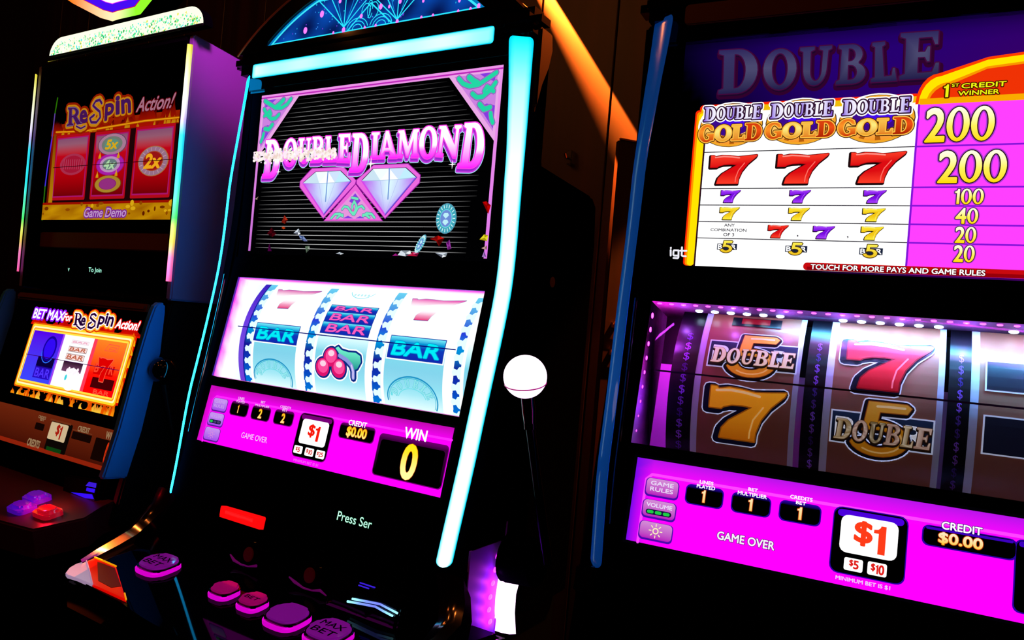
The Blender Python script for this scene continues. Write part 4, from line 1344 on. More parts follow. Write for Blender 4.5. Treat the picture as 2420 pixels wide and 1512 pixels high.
# ---- button deck
DK = Face(C2.fr, 0.765, 0.815, math.pi / 2 - math.radians(8))
def deck_parts(c, m, dk):
    out = deck_outline(c)
    mk('button_deck', prism_n(dk, out, -0.045, 0.0, 0.006, seg=3), M['deck'], m)
deck_parts(C2, m2, DK)
magskirt = pbr('magenta_lit_skirt', (200, 0, 190), 0.25, emit=(225, 0, 215), es=0.85)
capm = pbr('smoked_violet_cap', (120, 30, 130), 0.12, spec=0.6, coat=0.5, emit=(115, 10, 130), es=0.75)
capr = pbr('smoked_pink_cap', (150, 20, 90), 0.12, spec=0.6, coat=0.5, emit=(150, 0, 95), es=0.7)
inkm = pbr('dark_violet_ink', (14, 2, 24), 0.5, spec=0.0)
def deck_button(dk, par, u, v, ru, rv, cap, words, h=.011):
    o = mk('deck_button', disc_prism(dk, u, v, ru, rv, -.002, h * .55, .002, 40, p=3.0), magskirt, par, label='push button with magenta lit skirt' + (' marked ' + ' '.join(words) if words else ''))
    mk('chrome_rim', disc_prism(dk, u, v + .0012, ru * .97, rv * .95, h * .5, h * .78, .0015, 40, p=3.0), M['darkchrome'], o)
    mk('button_cap', disc_prism(dk, u, v + .0015, ru * .90, rv * .86, h * .7, h * 1.05, .0022, 40, p=2.8), cap, o)
    if words:
        g = Gfx(Face(dk.fr, *dk.at(0, 0, h * 1.07).yz, math.pi / 2 - math.radians(8)))
        for i, wd in enumerate(words):
            hw = ru * (.62 if len(wd) > 2 else .2)
            cv = v + rv * (.34 - .62 * i if len(words) > 1 else 0)
            g.text(wd, (u - hw, cv - rv * .2, u + hw, cv + rv * .2), (0, 0, 0), 1, .03)
        g.build('button_lettering', inkm, o)
    return o
def dkuv(crop, x, y):
    return DK.seen(*crop(x, y))
for crop, l_, r_, t_, bm_, cap, words in (
        (A3, (782, 765), (1300, 735), (1080, 612), (980, 850), capm, ('MAX', 'BET')),
        (A1, (495, 1100), (832, 1075), (700, 977), (640, 1165), capr, ()),
        (A1, (765, 1212), (1110, 1185), (985, 1086), (900, 1280), capr, ('BET',)),
        (A1, (1015, 1362), (1527, 1320), (1280, 1185), (1250, 1462), capm, ()),
        (A1, (1420, 1512), (1938, 1478), (1665, 1335), (1640, 1625), capm, ('MAX', 'BET'))):
    a, b_, c_, d_ = dkuv(crop, *l_), dkuv(crop, *r_), dkuv(crop, *t_), dkuv(crop, *bm_)
    uc, vc_ = (a[0] + b_[0]) / 2, (c_[1] + d_[1]) / 2
    ru_ = .61 * abs(b_[0] - a[0])
    deck_button(DK, m2, uc, vc_, ru_, ru_ * .88, cap, words)

# ---- lens at the left end of the deck and the chrome sweep above it
LZ = [dkuv(A3, *p) for p in ((68, 808), (110, 752), (180, 712), (290, 678), (355, 938), (200, 868), (85, 832))]
lc = pbr('clear_lens', (40, 36, 44), 0.15, spec=0.4, emit=(200, 165, 205), es=0.55)
lr = pbr('red_lens', (60, 1, 0), 0.12, spec=0.2, emit=(245, 8, 0), es=0.70)
la = pbr('amber_lens_edge', (230, 170, 0), 0.2, emit=(245, 170, 0), es=0.7)
ld = pbr('dark_red_reflector', (24, 1, 0), 0.25, spec=0.15, emit=(110, 5, 0), es=0.5)
o = mk('corner_lens', prism_n(DK, LZ, -.002, .003, .001), lc, m2, label='clear and red triangular corner lens')
mk('red_section', prism_n(DK, [dkuv(A3, *p) for p in ((300, 676), (385, 650), (612, 742), (722, 1108), (360, 940))], -.002, .0032, .001), lr, o)
mk('reflector', prism_n(DK, [dkuv(A3, *p) for p in ((410, 690), (600, 762), (670, 960), (560, 975), (420, 900))], .003, .0036, .0003), ld, o)
mk('amber_edge', tube([DK.at(*dkuv(A3, *p), .0036) for p in ((375, 645), (500, 695), (612, 744))], .0014, 8), la, o)
mk('amber_edge', tube([DK.at(*dkuv(A3, *p), .0036) for p in ((705, 1035), (722, 1108))], .0010, 8), la, o)
mk('divider', tube([DK.at(*dkuv(A3, *p), .0034) for p in ((292, 680), (325, 800), (356, 938))], .0012, 8), lc, o)
# swept chrome fin from the tube foot to the lens
spine = [(-0.290, 0.780, 0.885), (-0.300, 0.776, 0.858), (-0.308, 0.762, 0.838), (-0.304, 0.738, 0.822), (-0.295, 0.705, 0.813), (-0.287, 0.675, 0.806), (-0.276, 0.645, 0.799)]
for s in (-1, 1):
    b = bmesh.new()
    rows = []
    for i, (h, y, z) in enumerate(spine):
        t = i / (len(spine) - 1)
        w_ = .020 * (1 - t) ** .7 + .004
        rows.append([b.verts.new((cx - s * h - s * dx * 1.0, y + dy, z + dz)) for dx, dy, dz in ((-w_, .012, -.020), (-w_ * .8, 0, .004), (0, -.004, .007), (w_ * .9, -.002, .001), (w_, .010, -.020))])
    for i in range(len(rows) - 1):
        for k in range(5):
            b.faces.new((rows[i][k], rows[i][(k + 1) % 5], rows[i + 1][(k + 1) % 5], rows[i + 1][k]))
    b.faces.new(rows[0]); b.faces.new(rows[-1][::-1])
    bmesh.ops.subdivide_edges(b, edges=b.edges, cuts=1, use_grid_fill=True, smooth=0.6)
    mk('chrome_sweep', b, M['sweep'], m2, label='swept smoked chrome trim beside the deck')

# ---- ticket slot with blue light bars
tu0, tu1 = cx + .108, cx + .232
b = prism_n(C2.low, [(tu0, C2.sv(.802)), (tu1, C2.sv(.802)), (tu1, C2.sv(.848)), (tu0 + .004, C2.sv(.852))], -.01, .014, .004)
tk = mk('ticket_slot', b, M['gloss'], m2)
bl = pbr('blue_light_bar', (30, 60, 255), 0.3, emit=(70, 110, 255), es=1.6)
bc = pbr('pale_blue_light_bar', (90, 190, 255), 0.3, emit=(150, 235, 255), es=1.6)
for pts in (((385, 1057), (520, 1082), (655, 1108), (740, 1152), (828, 1197)), ((337, 1082), (470, 1105), (610, 1132), (690, 1177), (780, 1223))):
    P = [C2.low.at(*C2.low.seen(*A2(*p)), .0165) for p in pts]
    bar_ = mk('light_strip', tube(P, .0014, 8), M['lamp'], tk, label='glowing blue chevron strip')
    xa, xb = P[0].x, P[4].x
    paint(bar_, lambda co, i: mixc(lin((110, 110, 255), 1.3), lin((150, 240, 255), 1.6), abs((co.x - (xa + xb) / 2) / (xb - xa) * 2) ** 2))
bd = pbr('dim_blue_light_bar', (20, 20, 160), 0.3, emit=(60, 30, 235), es=0.8)
for pts in (((452, 900), (600, 948)), ((440, 925), (540, 958)), ((437, 1372), (475, 1382), (590, 1420))):
    mk('light_strip', tube([C2.low.at(*C2.low.seen(*A2(*p)), .0150) for p in pts], .0009, 6), bd, tk, label='thin dim blue strip')

# ---- pull lever on the right flank
o = mk('lever', tube([(-.458, .788, 1.128), (-.4575, .795, 1.105), (-.4570, .800, 1.085)], [.008, .0085, .007], 16), M['darkchrome'], m2)
tube_b = tube([(-.457, .800, 1.086), (-.4565, .832, 1.005), (-.456, .8648, .9272), (-.456, .874, .905)], [.0058, .0066, .0070, .0068], 16)
mk('lever_rod', tube_b, M['gloss'], o)
mk('rod_collar', tube([(-.457, .7995, 1.089), (-.457, .8015, 1.082)], [.0078, .0078], 16), M['knobblack'], o)
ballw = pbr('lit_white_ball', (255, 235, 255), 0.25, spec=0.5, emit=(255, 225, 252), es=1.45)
seam = pbr('magenta_seam', (150, 10, 110), 0.3, emit=(165, 20, 110), es=0.7)
bc_ = Vector((-.4555, .777, 1.1445))
kb = mk('ball_knob', ball(bc_, .0258, 48), ballw, o, label='white lit ball with a thin magenta seam')
axis = Vector((-.02, .30, -1.0)).normalized()
c0 = bc_ + axis * .0085
rr_ = math.sqrt(.0258 ** 2 - .0085 ** 2) + .0001
e1 = axis.cross(Vector((1, 0, 0))).normalized(); e2 = axis.cross(e1)
mk('knob_seam', tube([c0 + (e1 * math.cos(a) + e2 * math.sin(a)) * rr_ for a in [2 * math.pi * i / 48 for i in range(49)]], .0008, 6), seam, kb)
b = bmesh.new()
bmesh.ops.create_cone(b, cap_ends=True, segments=32, radius1=.034, radius2=.030, depth=.045)
for v in b.verts:
    v.co = Vector((-.497 + v.co.z, .885 + v.co.x, .895 + v.co.y))
mk('lever_hub', b, M['flat'], o)
tube_b = tube([(-.456, .874, .905), (-.475, .882, .897)], .0068, 12)
mk('hub_elbow', tube_b, M['satin'], o)

# ---- violet light box and white light bar on the right flank
def onx(x, crop, px, py):
    d = C2.fr.A.transposed() @ (RC.transposed() @ Vector((crop(px, py)[0] - 1210.0, FPX, 756.0 - crop(px, py)[1])))
    return EYE + d * ((x - EYE.x) / d.x)
XS = -.5235
b = box(XS - .003, XS, .797, .868, .79, .918, 0.0)
lb = mk('side_light_box', b, M['led_wall'], m2, label='violet side panel with a column of pink lamps')
led = pbr('pink_led', (255, 60, 240), 0.3, emit=(255, 30, 225), es=12.0)
for x, y in ((1735, 645), (1712, 775), (1688, 908), (1662, 1045), (1650, 1170), (1660, 1288)):
    p = onx(XS, A2, x, y)
    mk('led_lamp', ball(p, .0045, 16, squash=(.35, 1, .8)), led, lb)
    lamp_point('side_led_light', p + Vector((.011, -.004, 0)), .020, (235, 60, 255), .003)
p0, p1 = onx(XS, A2, 1690, 1465), onx(XS, A2, 1832, 300)
mk('corner_trim', tube([p0, (p0 + p1) / 2, p1], .0011, 8), M['led_wall'], lb)
b = bmesh.new()
loop = [onx(-.515, A2, *p) for p in ((1895, 597), (1930, 603), (1990, 630), (2014, 655), (1962, 850), (1917, 1020), (1905, 1200), (1915, 1410), (1850, 1412), (1775, 1398), (1760, 1200), (1768, 1060), (1790, 910), (1830, 740), (1872, 612))]
va = [b.verts.new(p) for p in loop]
vb = [b.verts.new(p + Vector((-.012, 0, 0))) for p in loop]
b.faces.new(va); b.faces.new(vb[::-1])
for i in range(len(loop)):
    j = (i + 1) % len(loop)
    b.faces.new((va[i], vb[i], vb[j], va[j]))
wl = pbr('white_light_bar', (255, 240, 255), 0.3, emit=(255, 215, 255), es=2.2)
mk('side_light_bar', b, wl, m2, label='curved white light bar on the flank')
# lock on the flank
b = bmesh.new()
bmesh.ops.create_cone(b, cap_ends=True, segments=24, radius1=.0085, radius2=.0075, depth=.012)
lk = onx(-.519, Crop(0, 0, 1), 1297, 666)
for v in b.verts:
    v.co = lk + Vector((v.co.z, v.co.x, v.co.y))
mk('side_lock', b, M['chrome'], m2, label='small chrome lock on the flank')
# pedestal under the deck
mk('pedestal', prism_x([(.80, .02), (.80, .76), (.70, .745), (.74, .62), (.76, .02)], cx - .28, cx + .28, .004), M['black'], m2)

# ================================================================== right machine
C3 = Cab(math.radians(4.83), -0.0114, 0.917, 0.848, 0.9707)
CUR = C3.fr
m3 = machine('slot_machine', C3.fr, 'slot machine with a white pay table of sevens, purple header and brown reels', 'slot machines in the row')
arched_cabinet(C3, m3, False)
cx = C3.cx
for s in (-1, 1):
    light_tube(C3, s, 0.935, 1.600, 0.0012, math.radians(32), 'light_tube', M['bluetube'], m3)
    mk('tube_socket', prism_x([(C3.y(.92) - .012, .905), (C3.y(.92) + .02, .905), (C3.y(.92) + .02, .936), (C3.y(.92) - .006, .936)], min(C3.cx + s * .276, C3.cx + s * .300), max(C3.cx + s * .276, C3.cx + s * .300), .003), M['gloss'], m3)
fb = Face(C3.fr, C3.yup - .026, 0.0)
g = Gfx(fb)
mk('light_bar', prism_n(fb, g.rr(cx - .244, 1.5805, cx + .243, 1.6045, .005), -.003, .001, .0008), M['brownbar'], m3, label='unlit brown light bar')
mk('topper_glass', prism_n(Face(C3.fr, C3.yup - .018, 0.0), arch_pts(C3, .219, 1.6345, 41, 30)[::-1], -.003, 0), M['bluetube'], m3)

# ---- upper screen: purple header and pay table
g = Gfx(C3.top)
L, Rr, B, T = cx - .2475, cx + .2475, .0923, .3790
def header(u, v):
    a = (u - L) / .15
    b_ = (T - v) / .03
    k = max(0.0, min(1.0, a * .9 + (v - .33) * 4)) * max(0.0, min(1.0, b_))
    return mixc((0, 0, 0), mixc(lin((38, 0, 112)), lin((62, 0, 96)), (u - cx) * 4 + (.34 - v) * 6), k)
g.grid(L, B, Rr, T, 44, 24, header, 0)
for k in range(22):                                  # faint rays fanning out behind the header word
    a = math.radians(20 + k * 6.5)
    o_ = (cx + .06, .30)
    p = [(o_[0] + math.cos(a + d) * r_, o_[1] + math.sin(a + d) * r_) for d, r_ in ((0, .03), (0, .2), (.035, .2), (.035, .03))]
    if all(L < q[0] < Rr and q[1] < T - .012 for q in p):
        g.poly(p, lin((52, 0, 118)), 1)
dimw = lambda v0, v1: vgrad([(v0, lin((34, 28, 74))), (v0 + (v1 - v0) * .55, lin((76, 74, 112))), (v1, lin((46, 38, 92)))])
for ch, *qd in (('D', (528, 318), (772, 302), (758, 575), (522, 588)), ('O', (803, 318), (1012, 306), (1002, 552), (800, 560)), ('U', (1030, 300), (1228, 286), (1200, 528), (1032, 540)),
                ('B', (1272, 285), (1432, 275), (1440, 518), (1250, 530)), ('L', (1478, 270), (1592, 258), (1628, 505), (1468, 515)), ('E', (1655, 212), (1902, 195), (1885, 485), (1645, 500))):
    mp = g.quadmap(A6, *qd)
    v0, v1 = mp(.5, 0)[1], mp(.5, 1)[1]
    g.glyph(ch, lambda x, y, mp=mp: (mp(x, y)[0] + .001, mp(x, y)[1] - .003), lin((30, 6, 40)), 5, [(.007, lin((48, 2, 44)))])
    g.glyph(ch, mp, dimw(v0, v1), 9, [(.0026, lin((64, 10, 60)))])
# pay table
tU0, tV0 = g.q(A7, 288, 1232)
tU0 = (tU0 + g.q(A7, 345, 497)[0]) / 2
dU = (g.q(A7, 1715, 466)[0] + g.q(A7, 1658, 1228)[0]) / 2
V = lambda x, y: g.q(A7, x, y)[1]
rows_v = [(V(345, 497) + V(1715, 466)) / 2, (V(325, 735) + V(1697, 726)) / 2, (V(318, 840) + V(1692, 846)) / 2, (V(310, 945) + V(1685, 968)) / 2, (V(302, 1052) + V(1672, 1086)) / 2]
botv = (V(288, 1232) + V(2210, 1312)) / 2
topv = V(750, 236)
eU = cx + .2440
g.rect(tU0 - .0150, botv, tU0 - .0018, topv + .006, lin((255, 40, 0), 1.05), 10, .004)
g.rect(tU0 - .0130, botv, tU0 - .0018, topv + .004, lin((255, 150, 0)), 11, .004)
g.rect(tU0 - .0105, botv, tU0 - .0018, topv + .002, lin((255, 225, 0), 1.05), 12, .004)
g.rect(tU0 - .010, topv - .002, dU, topv + .012, lin((255, 40, 0), 1.05), 10, .004)
g.rect(tU0 - .008, topv - .002, dU, topv + .009, lin((240, 190, 10)), 11, .003)
g.rect(tU0, botv, dU, topv + .002, WHITE, 13)
pinkc = lin((252, 62, 255), 1.05)
g.rect(dU, botv, eU, topv, pinkc, 13)
for v in rows_v:
    g.rect(tU0, v - .0005, dU, v + .0005, lin((20, 15, 30)), 16)
    g.rect(dU, v - .0009, eU, v + .0009, lin((130, 20, 215)), 16)
g.rect(tU0 - .0020, botv, tU0 - .0008, topv, lin((60, 15, 30)), 14)
g.rect(dU - .0012, botv, dU + .0008, topv, lin((130, 20, 215)), 17)
# arched heading of the value column
hv = topv
def cap(d, hh):
    return [(dU - .004 + d, hv)] + [(dU - .004 + d + .02 * (1 - math.cos(math.radians(90 * k / 6))), hv + (.032 - d) * math.sin(math.radians(90 * k / 6)) * hh) for k in range(1, 7)] + [(dU + .06, hv + (.046 - d) * hh), (dU + .13, hv + (.052 - d) * hh), (dU + .19, hv + (.050 - d) * hh), (eU - d, hv + (.044 - d) * hh), (eU - d, hv)]
g.poly(cap(0, 1), lin((255, 60, 0), 1.05), 14)
g.poly(cap(.003, 1), lin((255, 225, 0), 1.05), 15)
g.poly(cap(.010, 1), lin((250, 150, 0)), 15.5)
g.poly(cap(.0125, 1), lin((240, 50, 5)), 16)
g.rect(dU, hv - .001, eU, hv + .0055, lin((250, 170, 0)), 17)
yl = lin((235, 240, 20), 1.05)
dkr = lin((70, 20, 0))
a, b_ = g.q(A7, 1893, 146), g.q(A7, 1932, 62)
g.glyph('1', g.boxmap(a[0], a[1], b_[0], b_[1]), yl, 20, [(.0026, dkr)])
for t_, lb, rt in (('ST', (1950, 78), (1997, 56)),):
    g.qtext(t_, A7, lb, rt, yl, 20, .05, 0, [(.0022, dkr)])
a, b_ = g.q(A7, 2012, 88), g.q(A7, 2208, 46)
wdt = (b_[0] - a[0])
g.text('CREDIT', (a[0], a[1], a[0] + wdt * 1.48, b_[1]), yl, 20, .05, 0, [(.0020, dkr)])
a2, b2 = g.q(A7, 1990, 135), g.q(A7, 2208, 95)
g.text('WINNER', (a2[0], a2[1], a2[0] + (b2[0] - a2[0]) * 1.22, b2[1]), yl, 20, .05, 0, [(.0020, dkr)])
# three medallions
for ex, ey, rx, ry, dl, dr_, gl_, gr_ in ((520, 325, 205, 140, (345, 303), (727, 192), (312, 438), (728, 314)), (970, 305, 232, 146, (775, 285), (1187, 168), (740, 418), (1200, 298)), (1462, 286, 250, 156, (1240, 264), (1690, 143), (1210, 400), (1705, 274))):
    c = g.q(A7, ex, ey)
    ru = abs(g.q(A7, ex + rx, ey)[0] - c[0]); rv = abs(g.q(A7, ex, ey - ry)[1] - c[1])
    for k, col in ((1.07, WHITE), (1.01, lin((60, 25, 10))), (.985, lin((245, 170, 40)))):
        g.ell(c[0], c[1], ru * k, rv * k, col, 20 + (1.1 - k) * 10)
    g.ell(c[0], c[1], ru * .90, rv * .90, vgrad([(c[1] - rv, lin((250, 140, 10))), (c[1], lin((255, 215, 110))), (c[1] + rv, lin((255, 240, 180)))]), 22.4)
    for a_ in range(0, 360, 30):
        g.poly([(c[0], c[1]), (c[0] + ru * .88 * math.cos(math.radians(a_)), c[1] + rv * .88 * math.sin(math.radians(a_))), (c[0] + ru * .88 * math.cos(math.radians(a_ + 10)), c[1] + rv * .88 * math.sin(math.radians(a_ + 10)))], lin((180, 95, 15)), 22.8)
    g.ell(c[0], c[1] + rv * .02, ru * .66, rv * .52, lin((60, 10, 140)), 23)
    g.ell(c[0] + ru * .05, c[1] + rv * .02, ru * .40, rv * .30, lin((70, 10, 235)), 23.3)
    a, b_ = g.q(A7, *dl), g.q(A7, *dr_)
    g.serif('DOUBLE', (a[0], a[1], b_[0], b_[1]), lambda u, v, a=a, b_=b_: mixc(lin((125, 70, 225)), WHITE, abs(math.sin((u - a[0]) * 95)) * .75 + (v - a[1]) * 8), 27, [(.0030, lin((50, 18, 50))), (.0056, WHITE)], 1.25, .12, 1.15)
    a, b_ = g.q(A7, *gl_), g.q(A7, *gr_)
    x = a[0]
    W = b_[0] - a[0]
    for i, ch in enumerate('GOLD'):
        cols = [((205, 50, 5), (255, 150, 40)), ((235, 150, 20), (255, 240, 130)), ((225, 110, 15), (255, 215, 90)), ((165, 25, 0), (240, 80, 20))][i]
        w_ = W * (.26, .27, .21, .26)[i]
        sh_ = 0 if i in (0, 3) else .06
        h = b_[1] - a[1]
        mp = g.boxmap(x, a[1] + h * sh_ * .5, x + w_ * .97, b_[1] - h * sh_)
        g.glyph(ch, mp, vgrad([(a[1], lin(cols[0])), (a[1] + h * .6, lin(cols[1])), (b_[1], lin(mixc(cols[0], cols[1], .6)))]), 32, [(.0024, lin((255, 190, 70))), (.0042, lin((70, 25, 5)))])
        x += w_
# sevens
def seven(lb, rt, c_hi, c_lo, lay=20, out=None, crop=A7, hw=.004, gg=None):
    gg = gg or g
    a, b_ = gg.q(crop, *lb), gg.q(crop, *rt)
    h = b_[1] - a[1]
    mp = gg.boxmap(a[0], a[1], b_[0], b_[1])
    gg.glyph('7', lambda x, y: (mp(x, y)[0] - h * .03, mp(x, y)[1] - h * .02), out or lin((25, 8, 10)), lay, [(h * .10, out or lin((25, 8, 10)))])
    gg.glyph('7', mp, vgrad([(a[1], lin(c_hi)), (a[1] + h * .35, lin(c_lo)), (a[1] + h * .75, lin(c_lo)), (b_[1], lin(c_hi))]), lay + 4, [(h * .03, lin(mixc(c_lo, (0, 0, 0), .35)))])
    # bevel gleam along the top and the stem
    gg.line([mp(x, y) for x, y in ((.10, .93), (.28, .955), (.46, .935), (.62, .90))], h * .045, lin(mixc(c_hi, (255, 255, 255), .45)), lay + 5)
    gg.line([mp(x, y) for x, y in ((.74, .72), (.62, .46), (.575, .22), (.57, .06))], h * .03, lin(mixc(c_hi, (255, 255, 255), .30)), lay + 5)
red_, pur_, yel_ = ((255, 60, 40), (222, 12, 18)), ((170, 60, 255), (120, 10, 225)), ((255, 240, 60), (245, 200, 20))
for lb, rt in (((378, 706), (694, 516)), ((812, 704), (1156, 508)), ((1285, 700), (1658, 496))):
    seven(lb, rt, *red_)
for lb, rt in (((453, 825), (584, 746)), ((898, 827), (1038, 746)), ((1377, 829), (1528, 747))):
    seven(lb, rt, *pur_)
for lb, rt in (((446, 935), (577, 857)), ((891, 939), (1030, 861)), ((1370, 947), (1521, 865))):
    seven(lb, rt, *yel_)
seven((758, 1052), (894, 974), *red_)
seven((1050, 1058), (1194, 980), *pur_)
seven((1360, 1066), (1509, 984), *yel_)
ink = lin((35, 30, 45))
for t_, lb, rt in (('ANY', (476, 980), (545, 963)), ('COMBINATION', (388, 1010), (621, 996)), ('OF 3', (470, 1042), (541, 1024)), (',', (946, 1048), (957, 1036)), (',', (1270, 1056), (1281, 1044))):
    g.qtext(t_, A7, lb, rt, ink, 20, .03)
for (x0, y0), (x1, y1) in (((427, 1150), (562, 1075)), ((868, 1166), (1017, 1088)), ((1347, 1184), (1506, 1101))):
    a, b_ = g.q(A7, x0, y0), g.q(A7, x1, y1)
    W, H = b_[0] - a[0], b_[1] - a[1]
    g.rect(a[0], a[1] + H * .26, b_[0], b_[1] - H * .24, lin((25, 35, 60)), 20)
    g.text('B', (a[0] + W * .05, a[1] + H * .33, a[0] + W * .25, b_[1] - H * .31), WHITE, 21, .05)
    g.text('R', (b_[0] - W * .27, a[1] + H * .33, b_[0] - W * .05, b_[1] - H * .31), WHITE, 21, .05)
    g.glyph('5', g.boxmap(a[0] + W * .20, a[1] + H * .04, a[0] + W * .78, b_[1]), vgrad([(a[1], lin((240, 190, 20))), (b_[1], lin((255, 240, 80)))]), 24, [(.0018, lin((70, 45, 10)))])
# values
num_c = lambda v0, v1: vgrad([(v0, lin((255, 215, 0), 1.05)), (v0 + (v1 - v0) * .45, lin((255, 240, 90), 1.05)), (v1, lin((255, 252, 225), 1.1))])
def value(txt, lb, rt, hw):
    a, b_ = g.q(A7, *lb), g.q(A7, *rt)
    n = len(txt)
    W = b_[0] - a[0]; H = b_[1] - a[1]
    x = a[0]
    ws = [.55 if c == '1' else .85 if c == '2' else 1.0 for c in txt]
    for c, w_ in zip(txt, ws):
        w_ = w_ / sum(ws) * W
        hal = [(hw, lin((45, 15, 30))), (hw * 2.0, lin((170, 60, 215)))]
        if c == '1':
            g.glyph('1', g.boxmap(x + w_ * .12, a[1], x + w_ * .86, b_[1]), num_c(a[1], b_[1]), 24, hal)
        elif c == '0':
            g.glyph('O', g.boxmap(x + w_ * .03, a[1], x + w_ * .97, b_[1]), num_c(a[1], b_[1]), 24, hal)
        else:
            g.text(c, (x + w_ * .05, a[1], x + w_ * .93, b_[1]), num_c(a[1], b_[1]), 24, .04, 0, hal)
        x += w_
value('200', (1770, 434), (2240, 202), .0022)
value('200', (1853, 696), (2318, 488), .0022)
value('100', (1960, 836), (2162, 738), .0014)
value('40', (1968, 961), (2125, 865), .0014)
value('20', (1967, 1084), (2113, 987), .0014)
value('20', (1957, 1207), (2103, 1107), .0014)
a, b_ = g.q(A7, 985, 1262), g.q(A7, 985, 1212)
g.rect(a[0], botv, eU, b_[1], lin((200, 10, 15)), 18, .004)
g.rect(a[0] + .004, botv, eU, botv + .004, lin((150, 0, 10)), 18.4)
tl_, tr_ = g.q(A7, 1035, 1257), g.q(A7, 2166, 1264)
tb = (g.q(A7, 1035, 1257)[1] + g.q(A7, 2166, 1299)[1]) / 2
tt = (g.q(A7, 1035, 1224)[1] + g.q(A7, 2166, 1265)[1]) / 2
g.text('TOUCH FOR MORE PAYS AND GAME RULES', (tl_[0], tb, tr_[0], tt), WHITE, 21, .045, 0, [(.0014, lin((90, 0, 5)))])
# small lower-case mark at the left of the table
gx = lambda p: g.q(A7, *p)
wcol = lin((240, 240, 250))
g.qline(A7, [(130, 1132), (130, 1168)], .0022, wcol, 20)
g.qline(A7, [(131, 1117), (131, 1120)], .0022, wcol, 20)
g.qline(A7, [(180, 1135), (152, 1134), (148, 1140), (147, 1164), (152, 1168), (178, 1169)], .0022, wcol, 20)
g.qline(A7, [(181, 1135), (180, 1180), (175, 1186), (148, 1184)], .0022, wcol, 20)
g.qline(A7, [(203, 1115), (201, 1166), (208, 1172), (228, 1173)], .0022, wcol, 20)
g.qline(A7, [(192, 1137), (232, 1138)], .0022, wcol, 20)
g.build('upper_screen', M['glow'], m3)

# ---- reel window
vc = (C3.sv(1.0785) + C3.sv(1.249)) / 2
ax = C3.low.at(0, vc, -.178)
dr3 = Drum(C3.fr, ax.y, ax.z, .157)
wL = cx - .2606
vt, vb = C3.sv(1.249), C3.sv(1.0785)
wallm = pbr('window_side_wall', (190, 150, 190), 0.5, spec=0.2)
def ringwall(n0, n1, mat, name, par):
    u0, u1 = cx - .2606, cx + .2505
    b = bmesh.new()
    P = ((u0, vb), (u1, vb), (u1, vt), (u0, vt))
    A_ = [b.verts.new(C3.low.at(*p, n0)) for p in P]
    B_ = [b.verts.new(C3.low.at(*p, n1)) for p in P]
    for i in range(4):
        b.faces.new((A_[i], B_[i], B_[(i + 1) % 4], A_[(i + 1) % 4]))
    b.faces.new(B_)
    return mk(name, b, mat, par)
lip3 = ringwall(-.0035, -.083, wallm, 'window_lining', m3)
pinkled = pbr('pink_window_led', (255, 120, 255), 0.3, emit=(255, 70, 235), es=4.0)
whiteled = pbr('white_window_led', (220, 245, 255), 0.3, emit=(190, 235, 255), es=7.0)
b = None
for i in range(9):
    p = C3.low.at(wL + .0005, vt - .016 - i * .0178, -.013 - .0004 * i)
    k = max(.35, 1 - i * .09)
    b = ball(p, .0036 * k, 10, b, (.3, 1, 1))
for i in range(34):
    b = ball(C3.low.at(wL + .008 + i * .0148, vt - .0005, -.011), .0030, 10, b, (1, 1, .4))
mk('pink_led_row', b, pinkled, lip3)
for k in range(3):
    b = None
    for i in range(6):
        b = ball(C3.low.at(wL + .052 + k * .163 + i * .0190, vt - .001, -.034), .0040, 10, b, (1.2, 1, .5))
    mk('white_led_row', b, whiteled, lip3)
def window_lamp(name, u, v, n, tgt, su, sv, e, rgb):
    l = bpy.data.lights.new(name, 'AREA')
    l.shape = 'RECTANGLE'
    l.size, l.size_y = su, sv
    l.energy = e
    l.color = lin(rgb)
    o = bpy.data.objects.new(name, l)
    COL.objects.link(o)
    p = C3.fr.A @ C3.low.at(u, v, n)
    t_ = C3.fr.A @ C3.low.at(*tgt)
    o.location = p
    o.rotation_euler = (t_ - p).to_track_quat('-Z', 'Z').to_euler()
window_lamp('reel_top_lamp', cx, vt - .003, -.022, (cx, vt - .05, -.040), .46, .006, 1.3, (90, 190, 255))
window_lamp('reel_front_lamp', cx, vt - .002, -.009, (cx, vt - .045, -.022), .48, .004, .25, (255, 60, 255))
window_lamp('reel_side_lamp', wL + .003, (vt + vb) / 2 + .03, -.012, (wL + .06, (vt + vb) / 2, -.035), .09, .004, .16, (190, 60, 255))
for i in range(5):
    q_ = C3.fr.A @ C3.low.at(wL + .012, vt - .020 - i * .027, -.018)
    lamp_point('window_led_light', q_, .09 * (1 - i * .17), (255, 40, 235) if i < 3 else (150, 40, 255), .003)
for i in range(8):
    q_ = C3.fr.A @ C3.low.at(wL + .035 + i * .060, vt - .010, -.020)
    lamp_point('window_led_light', q_, .045, (170, 90, 255), .003)
paper = lin((150, 92, 70))
reels3 = [((345, 600), (487, 620), (530, 500), (1105, 560)), ((1140, 560), (1258, 575), (1290, 580), (1950, 650)), ((1975, 640), (2105, 650), (2150, 680), (2700, 740))]
U = lambda x, y: dr3.seen(*A8(x, y))[0]
half = .128
